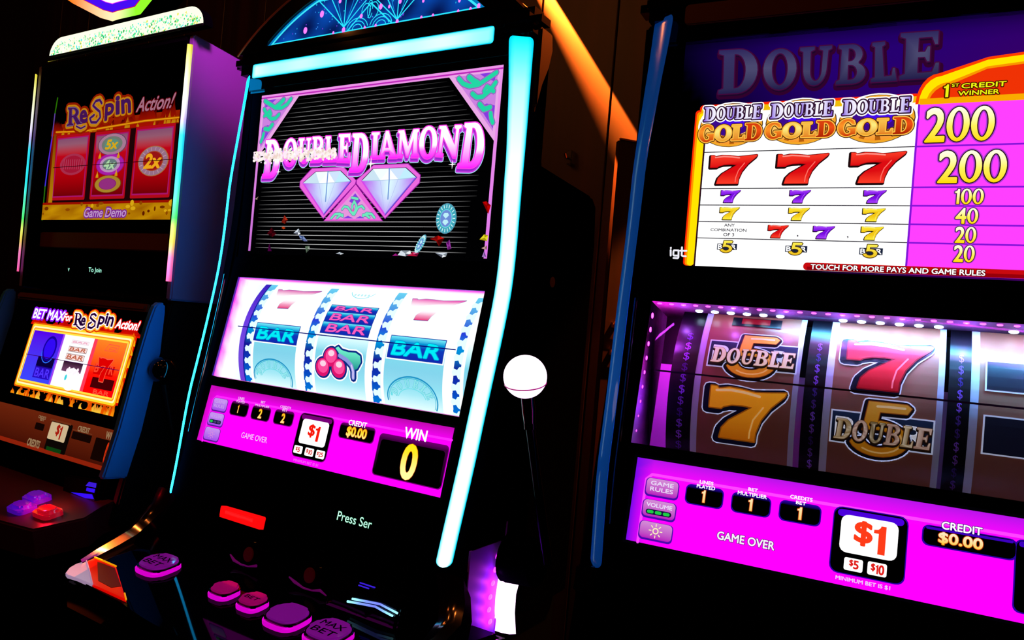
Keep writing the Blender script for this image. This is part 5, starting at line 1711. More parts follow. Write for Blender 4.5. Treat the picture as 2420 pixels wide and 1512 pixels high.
for k, (b0, b1, s0_, s1_) in enumerate(reels3):
    g = Gfx(dr3)
    ub0, ub1 = U(*b0), U(*b1)
    us0, us1 = U(*s0_), U(*s1_)
    us1 = min(us1, cx + .2490)
    g.grid(ub1, -half, us1, half, 4, 20, paper, 0)
    g.grid(ub1, -half, ub1 + .0075, half, 1, 20, lin((200, 205, 225)), 1)
    g.grid(us1 - .006, -half, us1, half, 1, 20, lin((190, 195, 215)), 1)
    reel = g.build('reel', M['strip'], m3, label='brown paper reel strip')
    gb = Gfx(dr3)
    gb.grid(ub0, -half, ub1, half, 2, 20, lin((7, 4, 10)), 2)
    for j in range(-6, 7):
        v = j * .0135 + .004
        sc_ = .5 + .5 * math.sin(j * 1.7 + k * 2)
        gb.text('$', (ub0 + (ub1 - ub0) * .42, v - .0055, ub0 + (ub1 - ub0) * .66, v + .0055), mixc(lin((60, 30, 110)), lin((150, 90, 215)), sc_), 3, .0)
    gb.build('reel_rim', M['strip'], reel, label='black rim printed with dollar signs')
    gs = Gfx(dr3)
    sq = lambda x, y: dr3.seen(*A8(x, y))
    def sev(lb, rt, hi, lo):
        a, b_ = sq(*lb), sq(*rt)
        h = b_[1] - a[1]
        mp = gs.boxmap(a[0], a[1], b_[0], b_[1])
        gs.glyph('7', lambda x, y: (mp(x, y)[0] - h * .05, mp(x, y)[1] - h * .03), lin((12, 12, 34)), 5, [(h * .17, lin((12, 12, 34))), (h * .215, lin((205, 215, 245)))])
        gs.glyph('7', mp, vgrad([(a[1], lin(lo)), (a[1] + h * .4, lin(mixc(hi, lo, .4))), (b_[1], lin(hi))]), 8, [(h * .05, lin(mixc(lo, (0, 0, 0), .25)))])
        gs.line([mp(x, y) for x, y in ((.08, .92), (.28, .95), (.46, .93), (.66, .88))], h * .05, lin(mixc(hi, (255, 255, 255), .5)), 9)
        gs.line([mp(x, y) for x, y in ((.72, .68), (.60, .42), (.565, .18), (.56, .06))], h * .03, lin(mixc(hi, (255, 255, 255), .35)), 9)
    def five(lb, rt, box_, word, hi, wcol_):
        bx = gs.qb(A8, *box_)
        gs.rect(bx[0] - .0016, bx[1] - .0016, bx[2] + .0016, bx[3] + .0016, lin((205, 215, 245)), 4)
        gs.rect(bx[0], bx[1], bx[2], bx[3], vgrad([(bx[1], lin((6, 6, 14))), (bx[3], lin((26, 40, 70)))]), 5)
        W, H = bx[2] - bx[0], bx[3] - bx[1]
        gs.text('B', (bx[0] + W * .04, bx[1] + H * .18, bx[0] + W * .24, bx[3] - H * .18), lin((225, 228, 240)), 6, .035)
        gs.text('R', (bx[2] - W * .26, bx[1] + H * .12, bx[2] - W * .06, bx[3] - H * .22), lin((225, 228, 240)), 6, .035)
        a, b_ = sq(*lb), sq(*rt)
        h = b_[1] - a[1]
        mp = gs.boxmap(a[0], a[1], b_[0], b_[1])
        gs.glyph('5', lambda x, y: (mp(x, y)[0] - h * .015, mp(x, y)[1] - h * .015), lin((14, 12, 22)), 7, [(h * .12, lin((14, 12, 22))), (h * .17, lin((205, 215, 245)))])
        gs.glyph('5', mp, vgrad([(a[1], lin(mixc(hi, (120, 50, 0), .25))), (a[1] + h * .5, lin(hi)), (b_[1], lin(mixc(hi, (255, 255, 255), .12)))]), 10, [(h * .03, lin((130, 60, 5)))])
        gs.line([mp(x, y) for x, y in ((.40, .92), (.62, .93), (.88, .93))], h * .045, lin(mixc(hi, (255, 255, 255), .5)), 11)
        gs.line([mp(.45 + .42 * math.cos(math.radians(a_)), .33 + .26 * math.sin(math.radians(a_))) for a_ in range(40, -131, -17)], h * .03, lin(mixc(hi, (255, 255, 255), .35)), 11)
        a, b_ = sq(*word[0]), sq(*word[1])
        n = 0
        rn = random.Random(5 + k)
        x = a[0]
        for ch in 'DOUBLE':
            w_ = (b_[0] - a[0]) / 6 * (1.12 if ch == 'D' else .80 if ch == 'L' else 1.02)
            mp2 = gs.boxmap(x + w_ * .06, a[1], x + w_ * .96, b_[1], .10)
            tone = wcol_[n % len(wcol_)]
            gs.glyph(ch, lambda x_, y_, mp2=mp2: (mp2(x_, y_)[0], mp2(x_, y_)[1] - .0016), lin((30, 18, 8)), 15, [(.0024, lin((30, 18, 8)))])
            gs.glyph(ch, mp2, lambda u, v, t=tone: lin(mixc(t, (255, 245, 225), .35 + .35 * math.sin(u * 900 + v * 700))), 19, [(.0010, lin(mixc(tone, (60, 30, 10), .55)))])
            x += w_; n += 1
    gold = [(230, 190, 120), (250, 225, 180), (215, 170, 110), (240, 205, 150), (205, 165, 110), (235, 190, 140)]
    if k == 0:
        bx = gs.qb(A8, (728, 178), (1006, 200), (998, 237), (724, 220))
        gs.rect(bx[0] - .001, bx[1] - .001, bx[2] + .001, bx[3] + .001, lin((10, 10, 22)), 5)
        gs.rect(bx[0] + .010, bx[1] + .0025, bx[2] - .012, bx[3], lin((125, 10, 25)), 6)
        five((690, 512), (1000, 300), ((600, 316), (1105, 346), (1083, 498), (572, 450)), ((592, 434), (1092, 394)), (255, 160, 40), [(250, 225, 175), (255, 235, 195), (245, 215, 160)])
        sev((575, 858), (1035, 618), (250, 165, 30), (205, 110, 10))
    if k == 1:
        sev((1372, 575), (1890, 352), (225, 30, 45), (165, 5, 22))
        five((1415, 960), (1768, 690), ((1303, 724), (1890, 772), (1880, 962), (1292, 890)), ((1310, 870), (1885, 824)), (190, 125, 20), [(150, 120, 70), (165, 120, 105), (120, 100, 60), (150, 105, 90)])
    if k == 2:
        for p4 in (((2208, 435), (2700, 470), (2690, 640), (2200, 595)), ((2190, 755), (2700, 800), (2690, 1020), (2180, 965))):
            bx = gs.qb(A8, *p4)
            bx = (bx[0], bx[1], min(bx[2], cx + .238), bx[3])
            gs.rect(bx[0] - .0016, bx[1] - .0016, bx[2] + .0016, bx[3] + .0016, lin((205, 215, 245)), 4)
            gs.rect(*bx, lin((16, 18, 34)), 5)
    gs.build('reel_symbols', M['backlit'], reel)
gp = Gfx(Face(C3.fr, *C3.low.at(0, 0, -.006).yz, TILT))
gp.rect(wL, vb, cx + .2505, vt, (0, 0, 0), 0)
pane = gp.build('reel_window_glass', M['pane'], m3)
b = None
va_ = gp.q(A8, 365, 487)[1]; vb_ = gp.q(A8, 2233, 690)[1]
vm = (va_ + vb_) / 2
b = prism_n(gp.f, [(wL + .016, vm - .0010), (cx + .245, vm - .0010), (cx + .245, vm + .0010), (wL + .016, vm + .0010)], .0001, .0004)
mk('pay_line', b, pbr('navy_pay_line', (10, 10, 60), 0.4), pane)

# ---- information display
g = Gfx(C3.low)
g.qtext('GAME OVER', B1, (764, 487), (1076, 504), lin((250, 240, 255)), 4, .05, 0, [(.0010, lin((90, 0, 110)))])
g.qtext('MINIMUM BET IS $1', B1, (1403, 705), (1698, 742), lin((240, 200, 250)), 4, .045)
v0_, v1_ = C3.sv(.9707), C3.sv(1.0628)
p3 = info_panel(C3, m3, g, B1, dict(rect=(cx - .2490, cx + .2490, v0_, v1_), top=lin((185, 20, 235)), body=MAG, edge=lin((120, 10, 235)), rule=lin((255, 70, 255))))
pf, pe, pt = lin((185, 20, 190)), lin((70, 10, 170)), lin((235, 220, 250))
touch(C3, p3, B1, (388, 155), (560, 182), (545, 272), (378, 242), pf, pe, ('GAME', 'RULES'), pt)
touch(C3, p3, B1, (370, 270), (545, 298), (530, 388), (360, 358), pf, pe, ('VOLUME',), pt, volume=3)
touch(C3, p3, B1, (352, 387), (527, 415), (512, 505), (342, 475), pf, pe, (), lin((250, 245, 190)), sun=True)
rimc = lin((40, 0, 160))
meter(C3, p3, B1, (602, 192), (800, 222), (785, 322), (595, 290), 'LINES', '1', (676, 288), (706, 226), rimc, WHITE, (('LINES', (671, 187), (746, 181)), ('PLAYED', (655, 209), (755, 207))), numcol=vgrad([(C3.sv(1.02), lin((255, 190, 20))), (C3.sv(1.04), lin((255, 240, 190)))]))
meter(C3, p3, B1, (850, 236), (1056, 268), (1040, 368), (842, 335), 'BET', '1', (928, 333), (960, 272), rimc, WHITE, (('BET', (933, 226), (985, 218)), ('MULTIPLIER', (876, 246), (1034, 253))), numcol=vgrad([(C3.sv(1.02), lin((255, 190, 20))), (C3.sv(1.04), lin((255, 240, 190)))]))
meter(C3, p3, B1, (1108, 280), (1328, 312), (1310, 416), (1100, 380), 'CREDITS', '1', (1192, 380), (1226, 318), rimc, WHITE, (('CREDITS', (1159, 267), (1280, 268)), ('BET', (1190, 298), (1245, 290))), numcol=vgrad([(C3.sv(1.02), lin((255, 190, 20))), (C3.sv(1.04), lin((255, 240, 190)))]))
denom_panel(C3, p3, B1, ((1405, 314), (1797, 374), (1766, 735), (1367, 655)), rimc, lin((75, 0, 220)))
tile(C3, p3, B1, (1440, 353), (1748, 402), (1730, 610), (1418, 553), '$1', (1495, 545), (1684, 425), lin((255, 60, 25)), r=.007)
tile(C3, p3, B1, (1450, 585), (1553, 600), (1547, 670), (1446, 652), '$5', (1474, 642), (1530, 609), sm, r=.002)
tile(C3, p3, B1, (1577, 607), (1683, 624), (1676, 695), (1573, 678), '$10', (1591, 670), (1668, 634), sm, r=.002)
a, b_ = C3.low.seen(*B1(1880, 410)), C3.low.seen(*B1(1868, 510))
wcr = .0765
mid_ = Crop(0, 0, 1)
def meter_uv(c, par, rect, num, nb, rim, words, numcol=None):
    def d(g):
        u0, v0, u1, v1 = rect
        H = v1 - v0
        g.rect(u0 - .0012, v0 - .0012, u1 + .0012, v1 + .0008, rim, 0, .006)
        g.rect(u0, v0, u1, v1, (0, 0, 0), 1, .006)
        g.rect(u0 + .002, v1 - min(.18 * H, .006), u1 - .002, v1 - .0008, lin((60, 0, 190)), 2, .003)
        nc = numcol or vgrad([(nb[1], lin((255, 205, 40))), (nb[3], lin((255, 240, 200)))])
        g.text(num, nb, nc, 5, .055, 0, [(.0012, lin((190, 60, 0)))])
        for t_, bx in words:
            g.text(t_, bx, WHITE, 5, .045, 0, [(.0010, lin((40, 0, 120)))])
    sub(c, par, 'meter_window', d, label='black meter window reading ' + num + ' under ' + ' '.join(t[0] for t in words))
n0, n1 = C3.low.seen(*B1(1958, 512)), C3.low.seen(*B1(2196, 490))
c0_, c1_ = C3.low.seen(*B1(1975, 432)), C3.low.seen(*B1(2194, 428))
meter_uv(C3, p3, (a[0], b_[1], a[0] + wcr, a[1]), '$0.00', (n0[0], n0[1], n1[0], n1[1]), rimc, (('CREDIT', (c0_[0], c0_[1], c1_[0], c1_[1])),))
wu = cx + .124
meter_uv(C3, p3, (wu, C3.sv(.9800), cx + .243, C3.sv(1.0430)), '0', (wu + .048, C3.sv(.9880), wu + .071, C3.sv(1.0330)), rimc, (('WIN', (wu + .038, C3.sv(1.0450), wu + .082, C3.sv(1.0560))),))
# ---- deck of the right machine (below the picture)
DK3 = Face(C3.fr, .813, .815, math.pi / 2 - math.radians(8))
deck_parts(C3, m3, DK3)
mk('pedestal', prism_x([(.85, .02), (.85, .76), (.75, .745), (.79, .62), (.81, .02)], cx - .28, cx + .28, .004), M['black'], m3)

# ================================================================== left machine
C1 = Cab(0.0, -1.525, 0.872, 0.800, 0.9744)
CUR = C1.fr
m1 = machine('slot_machine', C1.fr, 'slot machine with a glittering green top sign, dim flame screen and rainbow corner tubes', 'slot machines in the row')
cx = C1.cx
yb1 = 1.30
HB = .270
YT = .842
pr = [(C1.y(.80 + .80 * i / 16) + .05, .80 + .80 * i / 16) for i in range(17)] + [(C1.yup + .03, 1.685), (yb1, 1.64), (yb1, .02), (.83, .02), (.83, .78)]
mk('cabinet_body', prism_x(pr, cx - HB + .01, cx + HB - .01, .004), M['satin'], m1)
for s in (-1, 1):
    x0, x1 = sorted((cx + s * (HB - .014), cx + s * (HB + .002)))
    up_ = [(YT + .006, 1.197), (YT + .006, 1.684), (yb1, 1.63), (yb1, 1.197)]
    mk('upper_side_panel', prism_x(up_, x0, x1, .003), M['side'], m1, label='grey side panel')
    lo_ = [(C1.y(.80 + .394 * i / 10) + .012, .80 + .394 * i / 10) for i in range(11)] + [(yb1, 1.194), (yb1, .05), (.85, .05), (.85, .80)]
    mk('lower_side_panel', prism_x(lo_, x0, x1, .003), M['satin'], m1)
mk('top_cap', prism_x([(YT + .003, 1.672), (YT + .003, 1.684), (YT + .02, 1.685), (yb1, 1.632), (yb1, 1.62)], cx - HB + .014, cx + HB - .0145, .002), M['gloss'], m1)
mk('top_edge_trim', tube([(cx - HB + .01, YT + .002, 1.688), (cx + HB - .002, YT + .002, 1.688)], .0018, 8), M['chrome'], m1)
# upper door: black bezel round the screen
b = prism_n(C1.top, [(cx - .250, .050), (cx + .250, .050), (cx + .250, .468), (cx - .250, .468)], -.045, -.003, .003)
mk('upper_door', b, M['black'], m1)
# rainbow corner tubes
def rainbow(q, t, z):
    st = [(1.215, (255, 60, 90)), (1.245, (255, 105, 190)), (1.275, (255, 130, 190)), (1.300, (255, 220, 90)), (1.325, (235, 255, 110)), (1.345, (80, 255, 110)), (1.385, (90, 255, 200)), (1.43, (40, 245, 255)), (1.50, (40, 225, 255)), (1.525, (205, 185, 255)), (1.56, (255, 255, 255)), (1.62, (255, 255, 170)), (1.66, (240, 225, 60))]
    for (a, c0), (b_, c1) in zip(st, st[1:]):
        if z <= b_:
            c = mixc(lin(c0), lin(c1), max(0.0, (z - a) / (b_ - a)))
            break
    else:
        c = lin(st[-1][1])
    return mixc(tuple(k * 1.9 + .05 for k in c), tuple(k * .9 for k in c), max(0.0, abs(q) - .4) / .6)
def corner_tube(s):
    b = bmesh.new()
    info, rows = [], []
    n = 60
    K = 7
    for i in range(n + 1):
        z = 1.231 + (1.663 - 1.231) * i / n
        row = []
        for k in range(K):
            q = -1 + 2 * k / (K - 1)
            h = .2683 + .0037 * q
            y = YT + .002 * q - .0018 * math.sqrt(max(0, 1 - q * q))
            row.append(b.verts.new((cx + s * h, y, z)))
            info.append((q, 0, z))
        row.append(b.verts.new((cx + s * .272, YT + .0045, z))); info.append((1, 0, z))
        row.append(b.verts.new((cx + s * .2646, YT - .0008, z))); info.append((-1, 0, z))
        rows.append(row)
    for i in range(n):
        for k in range(K + 2):
            b.faces.new((rows[i][k], rows[i][(k + 1) % (K + 2)], rows[i + 1][(k + 1) % (K + 2)], rows[i + 1][k]))
    b.faces.new(rows[0]); b.faces.new(rows[-1][::-1])
    o = mk('light_tube', b, M['lamp'], m1, label='rainbow lit corner tube')
    paint(o, lambda co, i: rainbow(*info[i]))
for s in (1, -1):
    corner_tube(s)
    x0, x1 = sorted((cx + s * .248, cx + s * (HB - .012)))
    mk('corner_post', prism_x([(YT + .006, 1.20), (YT + .006, 1.684), (C1.yup + .03, 1.684), (C1.yup + .03, 1.20)], x0, x1, .001), M['flat'], m1)

# ---- glittering sign bar on top
fs = Face(C1.fr, YT - .004, 0.0)
sb = lambda x, y: fs.seen(*Z1(x, y))
bl_, br_ = sb(440, 500), sb(1815, 222)
tl_, tr_ = sb(535, 338), sb(1690, 57)
zb = (bl_[1] + br_[1]) / 2
ztp = (tl_[1] + tr_[1]) / 2
sl, sr = bl_[0], br_[0]
hh = ztp - zb
outl = [(sl, zb), (sr, zb)] + arc(sr - .045, zb, .045, hh, 8, 90, 8) + arc(sl + .045, zb, .045, hh, 90, 172, 8)
o = mk('sign_housing', prism_n(fs, outl, -.02, -.001, .002), M['black'], m1)
g = Gfx(fs)
g.poly(outl, lin((250, 255, 225), 1.15), 0)
rnd = random.Random(21)
gl_in = [(sl + .012, zb + .002), (sr - .012, zb + .002)]
for k in range(900):
    u = rnd.uniform(sl + .008, sr - .008)
    top = hh * .78
    edge = min(1.0, (u - sl) / .05, (sr - u) / .05)
    v = zb + rnd.uniform(0.001, top * (.35 + .65 * edge))
    if rnd.random() < (v - zb) / hh * .6:
        continue
    r_ = rnd.uniform(.0012, .0032)
    c_ = rnd.choice([(40, 215, 130), (120, 240, 160), (60, 235, 235), (235, 235, 90), (20, 170, 80), (255, 255, 255), (150, 255, 190), (255, 255, 235)])
    a0 = rnd.uniform(0, 90)
    n = rnd.choice((3, 4, 5))
    g.poly([(u + r_ * math.cos(math.radians(a0 + 360 * i / n)), v + r_ * math.sin(math.radians(a0 + 360 * i / n))) for i in range(n)], lin(c_, 1.05), 1 + (k % 7) * .3)
g.build('glitter_sign', M['glow'], o, label='sparkling green and white lit front')
mk('sign_edge', tube([fs.at(u, v, .001) for u, v in ((sl, zb - .001), ((sl + sr) / 2, zb - .001), (sr, zb - .001))], .0022, 8), M['satin'], o)

# ---- pointed lit sign standing on the bar
fq = Face(C1.fr, YT + .012, 0.0)
sq_ = lambda x, y: fq.seen(*Z1(x, y))
ctr = sq_(1010, -190)
def pent(k):
    P = [sq_(1005, 190), sq_(1060, 172), sq_(1255, 128), sq_(1560, -250), sq_(1420, -520), sq_(700, -420), sq_(520, -60), sq_(650, 30), sq_(900, 160)]
    return [(ctr[0] + (p[0] - ctr[0]) * k, ctr[1] + (p[1] - ctr[1]) * k) for p in P]
so = mk('pointed_sign', prism_n(fq, pent(1.0), -.05, -.001, .003), M['black'], m1)
g = Gfx(fq)
def neon(u, v):
    t = (u - ctr[0]) / .10
    return mixc(lin((255, 120, 20), 1.2), mixc(lin((255, 240, 190), 1.3), lin((140, 255, 40), 1.2), t * 1.3 - .1), t * .5 + .75)
for a, b_ in zip(pent(1.0), pent(1.0)[1:] + pent(1.0)[:1]):
    n = 5
    for i in range(n):
        p = (a[0] + (b_[0] - a[0]) * i / n, a[1] + (b_[1] - a[1]) * i / n)
        q_ = (a[0] + (b_[0] - a[0]) * (i + 1) / n, a[1] + (b_[1] - a[1]) * (i + 1) / n)
        i0, i1 = [(ctr[0] + (w_[0] - ctr[0]) * .80, ctr[1] + (w_[1] - ctr[1]) * .80) for w_ in (p, q_)]
        g.tri([p, q_, i1, i0], [(0, 1, 2, 3)], neon, 0)
g.poly(pent(.80), lin((215, 20, 60)), 1)
g.poly(pent(.785), lin((70, 10, 235), 1.1), 2)
g.poly(pent(.60), lin((235, 40, 250), 1.1), 3)
g.poly(pent(.585), lin((255, 250, 255), 1.15), 4)
g.poly(pent(.44), lin((225, 30, 235), 1.1), 5)
g.poly(pent(.42), lin((90, 10, 235), 1.0), 6)
rnd = random.Random(4)
P = pent(.44)
for a, b_ in zip(P, P[1:] + P[:1]):
    for i in range(6):
        t = (i + .5) / 6
        g.ell(a[0] + (b_[0] - a[0]) * t, a[1] + (b_[1] - a[1]) * t, .0045, .0045, lin((255, 245, 255), 1.1), 7, 8)
g.build('sign_face', M['glow'], so, label='neon edged purple and white sign face')

# ---- upper screen: flames, three cards, demo strip
g = Gfx(C1.top)
z2 = lambda x, y: g.q(Z2, x, y)
z1 = lambda x, y: g.q(Z1, x, y)
b0, b1 = z2(100 * 3.7806, 528), z2(1533, 527)
B = (b0[1] + b1[1]) / 2
L, Rr = b0[0], cx + .2440
T = z1(1100, 720)[1]
g.rect(L - .012, B - .002, cx + .247, T + .04, (0, 0, 0), 0)
def flame(g, u, v, w_, h, c0, c1, lay, lean=0.0):
    pts = [(u - w_ / 2, v), (u + w_ / 2, v), (u + w_ * .42 + lean * .3, v + h * .35), (u + w_ * .12 + lean * .7, v + h * .7), (u + lean, v + h), (u - w_ * .18 + lean * .6, v + h * .62), (u - w_ * .46 + lean * .2, v + h * .3)]
    g.poly(pts, vgrad([(v, c0), (v + h, c1)]), lay)
rnd = random.Random(9)
vt_ = z1(1100, 1130)[1]
vtop = z1(1100, 800)[1]
g.grid(L + .010, B + .03, Rr, vt_ + .02, 10, 10, vgrad([(B, lin((90, 20, 0))), (vt_, lin((130, 15, 0))), (vt_ + .02, lin((150, 30, 0)))]), 1)
for k in range(46):
    u = L + .02 + rnd.random() * (Rr - L - .03)
    f = (u - L) / (Rr - L)
    flame(g, u, vt_ - .004, rnd.uniform(.02, .05), (vtop - vt_) * rnd.uniform(.25, .8) * (.55 + .6 * f), lin((165, 18, 0)), lin((40, 0, 0)), 2 + (k % 9) * .1, rnd.uniform(-.01, .012))
for k in range(20):
    u = L + .03 + rnd.random() * (Rr - L - .05)
    flame(g, u, vt_ - .004, rnd.uniform(.006, .014), rnd.uniform(.008, .028), lin((190, 130, 10)), lin((170, 60, 0)), 3.4, rnd.uniform(-.004, .004))
# glowing strip under the title
st_ = [z1(505, 1182), z1(760, 1172), z1(1000, 1130), z1(1300, 1080), z1(1604, 1050)]
g.line(st_, .0055, lin((165, 70, 0)), 4)
g.line(st_, .0026, lin((225, 150, 15)), 4.5)
# title
pur = lin((66, 18, 84)); gry = lin((140, 120, 150)); gold_ = lin((190, 125, 15)); red0 = lin((140, 25, 0))
def tword(ch, tl, tr, br, bl, font='sans', k=1.0):
    mp = g.quadmap(Z1, tl, tr, br, bl)
    hal = [(.0016 * k, gry), (.0035 * k, pur), (.012 * k, gold_), (.022 * k, red0)]
    if ch in G and font == 'serif':
        g.glyph(ch, mp, pur, 10, hal)
    else:
        vs, fs2 = sans(ch, 0.0, 0.0)
        g.put(vs, fs2, mp, pur, 10, [(.0045, pur)] + hal)
def s_swash(crop, pts, wd, lay=9.5):
    p = [g.q(crop, *q) for q in pts]
    for w2, c in ((wd + .022, red0), (wd + .013, gold_), (wd + .0015, gry), (wd, pur)):
        g.line(p, w2, c, lay)
        lay += .22
tword('R', (618, 965), (712, 960), (735, 1110), (605, 1130), 'serif')
tword('e', (725, 1000), (780, 985), (790, 1090), (725, 1100))
s_swash(Z1, [(918, 925), (900, 895), (865, 905), (840, 945), (870, 975), (900, 1000), (905, 1050), (870, 1095), (825, 1095), (812, 1060), (850, 1030)], .0055, 9)
tword('p', (955, 940), (1025, 925), (1020, 1060), (945, 1075))
tword('i', (1045, 870), (1075, 865), (1075, 1015), (1045, 1020))
tword('n', (1095, 900), (1172, 885), (1175, 1000), (1100, 1012))
s_swash(Z1, [(690, 1130), (730, 1150), (770, 1130)], .0035, 9)
vs, fs2 = sans('Action!', 0, .25)
mp = g.quadmap(Z1, (1240, 880), (1585, 830), (1550, 965), (1225, 1005))
g.put(vs, fs2, mp, lin((165, 110, 130)), 12, [(.0012, lin((165, 110, 130))), (.0045, lin((90, 0, 10)))])
# three cards
def card(tl, tr, br, bl):
    a = [z1(*tl), z1(*tr), z2(*br), z2(*bl)]
    u0, u1 = (a[0][0] + a[3][0]) / 2, (a[1][0] + a[2][0]) / 2
    v0, v1 = (a[2][1] + a[3][1]) / 2, (a[0][1] + a[1][1]) / 2
    g.rect(u0 - .002, v0 - .002, u1 + .002, v1 + .002, lin((175, 10, 25)), 5, .003)
    g.rect(u0 + .003, v0 + .004, u1 - .003, v1 - .004, lin((165, 20, 105)), 6)
    g.grid(u0 + .006, v0 + .007, u1 - .006, v1 - .007, 1, 10, vgrad([(v0, lin((95, 0, 5))), (v0 + (v1 - v0) * .35, lin((170, 0, 10))), (v0 + (v1 - v0) * .72, lin((190, 5, 25))), (v0 + (v1 - v0) * .84, lin((150, 90, 110))), (v1, lin((120, 70, 110)))]), 7)
    return u0, v0, u1, v1
g.rect(z2(470, 345)[0] - .004, B + .032, Rr, vt_ - .006, lin((30, 4, 6)), 4.2)
card((505, 1218), (803, 1200), (758, 340), (478, 345))
k2 = card((862, 1190), (1165, 1160), (1112, 332), (808, 334))
card((1228, 1140), (1570, 1112), (1512, 322), (1168, 324))
def oval(crop, x, y, rx, ry, cols, lay=8):
    p = g.q(crop, x, y)
    ru = abs(g.q(crop, x + rx, y)[0] - p[0]); rv = abs(g.q(crop, x, y - ry)[1] - p[1])
    for i, (k, c) in enumerate(cols):
        g.ell(p[0], p[1], ru * k, rv * k, lin(c), lay + i)
    return p, ru, rv
oval(Z1, 655, 1470, 115, 95, [(1, (165, 45, 75)), (.8, (160, 20, 50))])
for i in range(9):
    p = z1(580 + i * 19, 1470)
    g.line([(p[0], p[1] - .010), (p[0], p[1] + .010)], .0016, lin((185, 80, 110)), 10)
p, ru, rv = oval(Z1, 1010, 1290, 130, 98, [(1, (90, 60, 90)), (.95, (165, 120, 145)), (.72, (110, 120, 110)), (.5, (90, 140, 120))])
g.text('5x', (p[0] - ru * .42, p[1] - rv * .42, p[0] + ru * .42, p[1] + rv * .38), lin((215, 165, 20)), 13, .08, .2)
p, ru, rv = oval(Z1, 990, 1470, 128, 98, [(1, (140, 20, 120)), (.95, (165, 30, 165)), (.72, (185, 140, 185)), (.52, (100, 120, 120))])
g.text('4x', (p[0] - ru * .38, p[1] - rv * .40, p[0] + ru * .38, p[1] + rv * .36), lin((170, 215, 165)), 13, .08, .2)
p, ru, rv = oval(Z2, 968, 208, 120, 78, [(1, (110, 80, 20)), (.96, (165, 130, 40)), (.66, (130, 30, 110)), (.6, (145, 45, 125))])
p, ru, rv = oval(Z1, 1375, 1440, 138, 135, [(1, (165, 110, 60)), (.95, (150, 110, 135)), (.66, (165, 60, 30)), (.6, (150, 20, 20))])
for a_ in range(0, 360, 20):
    ca, sa = math.cos(math.radians(a_)), math.sin(math.radians(a_))
    g.line([(p[0] + ru * .70 * ca, p[1] + rv * .70 * sa), (p[0] + ru * .90 * ca, p[1] + rv * .90 * sa)], .0016, lin((185, 150, 165)), 13)
g.text('2x', (p[0] - ru * .55, p[1] - rv * .45, p[0] + ru * .55, p[1] + rv * .45), lin((235, 165, 25)), 14, .08, .2)
for x, y in ((905, 1385), (1070, 1380), (880, 120 + 1437), (1050, 1540)):
    p = z1(x, y)
    flame(g, p[0], p[1] - .008, .010, .014, lin((200, 140, 10)), lin((220, 170, 30)), 12)
a, b_ = z1(490, 1495), z1(1570, 1432)
g.line([(a[0], (a[1] + b_[1]) / 2), (b_[0], (a[1] + b_[1]) / 2)], .0014, lin((40, 0, 5)), 15)
# yellow scorched strip with lettering
y1_ = (z2(430, 388)[1] + z2(1540, 372)[1]) / 2
g.grid(L, B, Rr, y1_, 12, 3, lambda u, v: mixc(lin((200, 145, 5)), lin((150, 85, 0)), .5 + .5 * math.sin(u * 50) * math.cos(v * 130)), 9)
g.rect(L, y1_ - .001, Rr, y1_ + .004, lin((150, 15, 0)), 9.5)
for k in range(26):
    g.ell(L + rnd.random() * (Rr - L), y1_ - rnd.random() * .022, rnd.uniform(.003, .010), rnd.uniform(.002, .007), lin(rnd.choice([(110, 45, 0), (140, 70, 0), (90, 25, 0), (215, 165, 20)])), 10 + k * .02, 9)
g.poly([z1(492, 1200), z1(510, 1200), z2(470, 385), z2(435, 385)], vgrad([(B, lin((190, 135, 10))), (vt_, lin((120, 60, 0)))]), 6)
vs, fs2 = sans('Game Demo', 0, .25)
mp = g.quadmap(Z2, (768, 425), (1140, 420), (1135, 500), (762, 505))
g.put(vs, fs2, mp, lin((190, 150, 200)), 13, [(.0010, lin((190, 150, 200))), (.0060, lin((115, 20, 140)))])
# reflection painted as a thin coloured line at the left of the screen
el = [z1(522, 880), z1(498, 1020), z1(470, 1250), z1(430, 1512), z2(410, 230), z2(384, 526)]
cols = [(40, 110, 0), (90, 60, 150), (90, 40, 230), (70, 50, 230), (40, 110, 10), (70, 220, 10)]
for (p, q_), c in zip(zip(el, el[1:]), cols):
    g.line([p, q_], .0045, lin(c), 8)
g.build('upper_screen', M['glow'], m1)

# ---- band, message strip and rail under the screen
b = prism_n(C1.top, [(cx - .250, .088), (cx + .250, .088), (cx + .250, .122), (cx - .250, .122)], -.02, .000, .002)
mk('bezel_band', b, M['brown'], m1, label='dull brown band')
b = prism_n(C1.top, [(cx - .235, .015), (cx + .235, .015), (cx + .235, .080), (cx - .235, .080)], -.03, -.001, .002)
ms = mk('message_window', b, M['black'], m1)
g = Gfx(Face(C1.fr, C1.yup - .0015, 1.2, 0.0))
tc = lin((170, 255, 225))
g.qtext('v', Z2, (606, 985), (623, 958), tc, 1, .03)
g.build('message_lettering', M['glow'], ms)
g = Gfx(g.f)
g.qtext('To Join', Z2, (790, 1003), (909, 958), tc, 1, .03)
g.build('message_lettering', M['glow'], ms)
b = prism_n(C1.low, [(cx - .250, C1.sv(1.172)), (cx + .2146, C1.sv(1.172)), (cx + .2146, C1.sv(1.186)), (cx - .250, C1.sv(1.186))], -.03, .006, .004)
mk('brown_rail', b, M['brown'], m1, label='rounded brown rail above the flame screen')
b = prism_n(C1.low, [(cx - .262, C1.sv(.80)), (cx + .242, C1.sv(.80)), (cx + .242, C1.sv(1.195)), (cx - .262, C1.sv(1.195))], -.06, -.003, .003)
mk('lower_door', b, M['black'], m1)

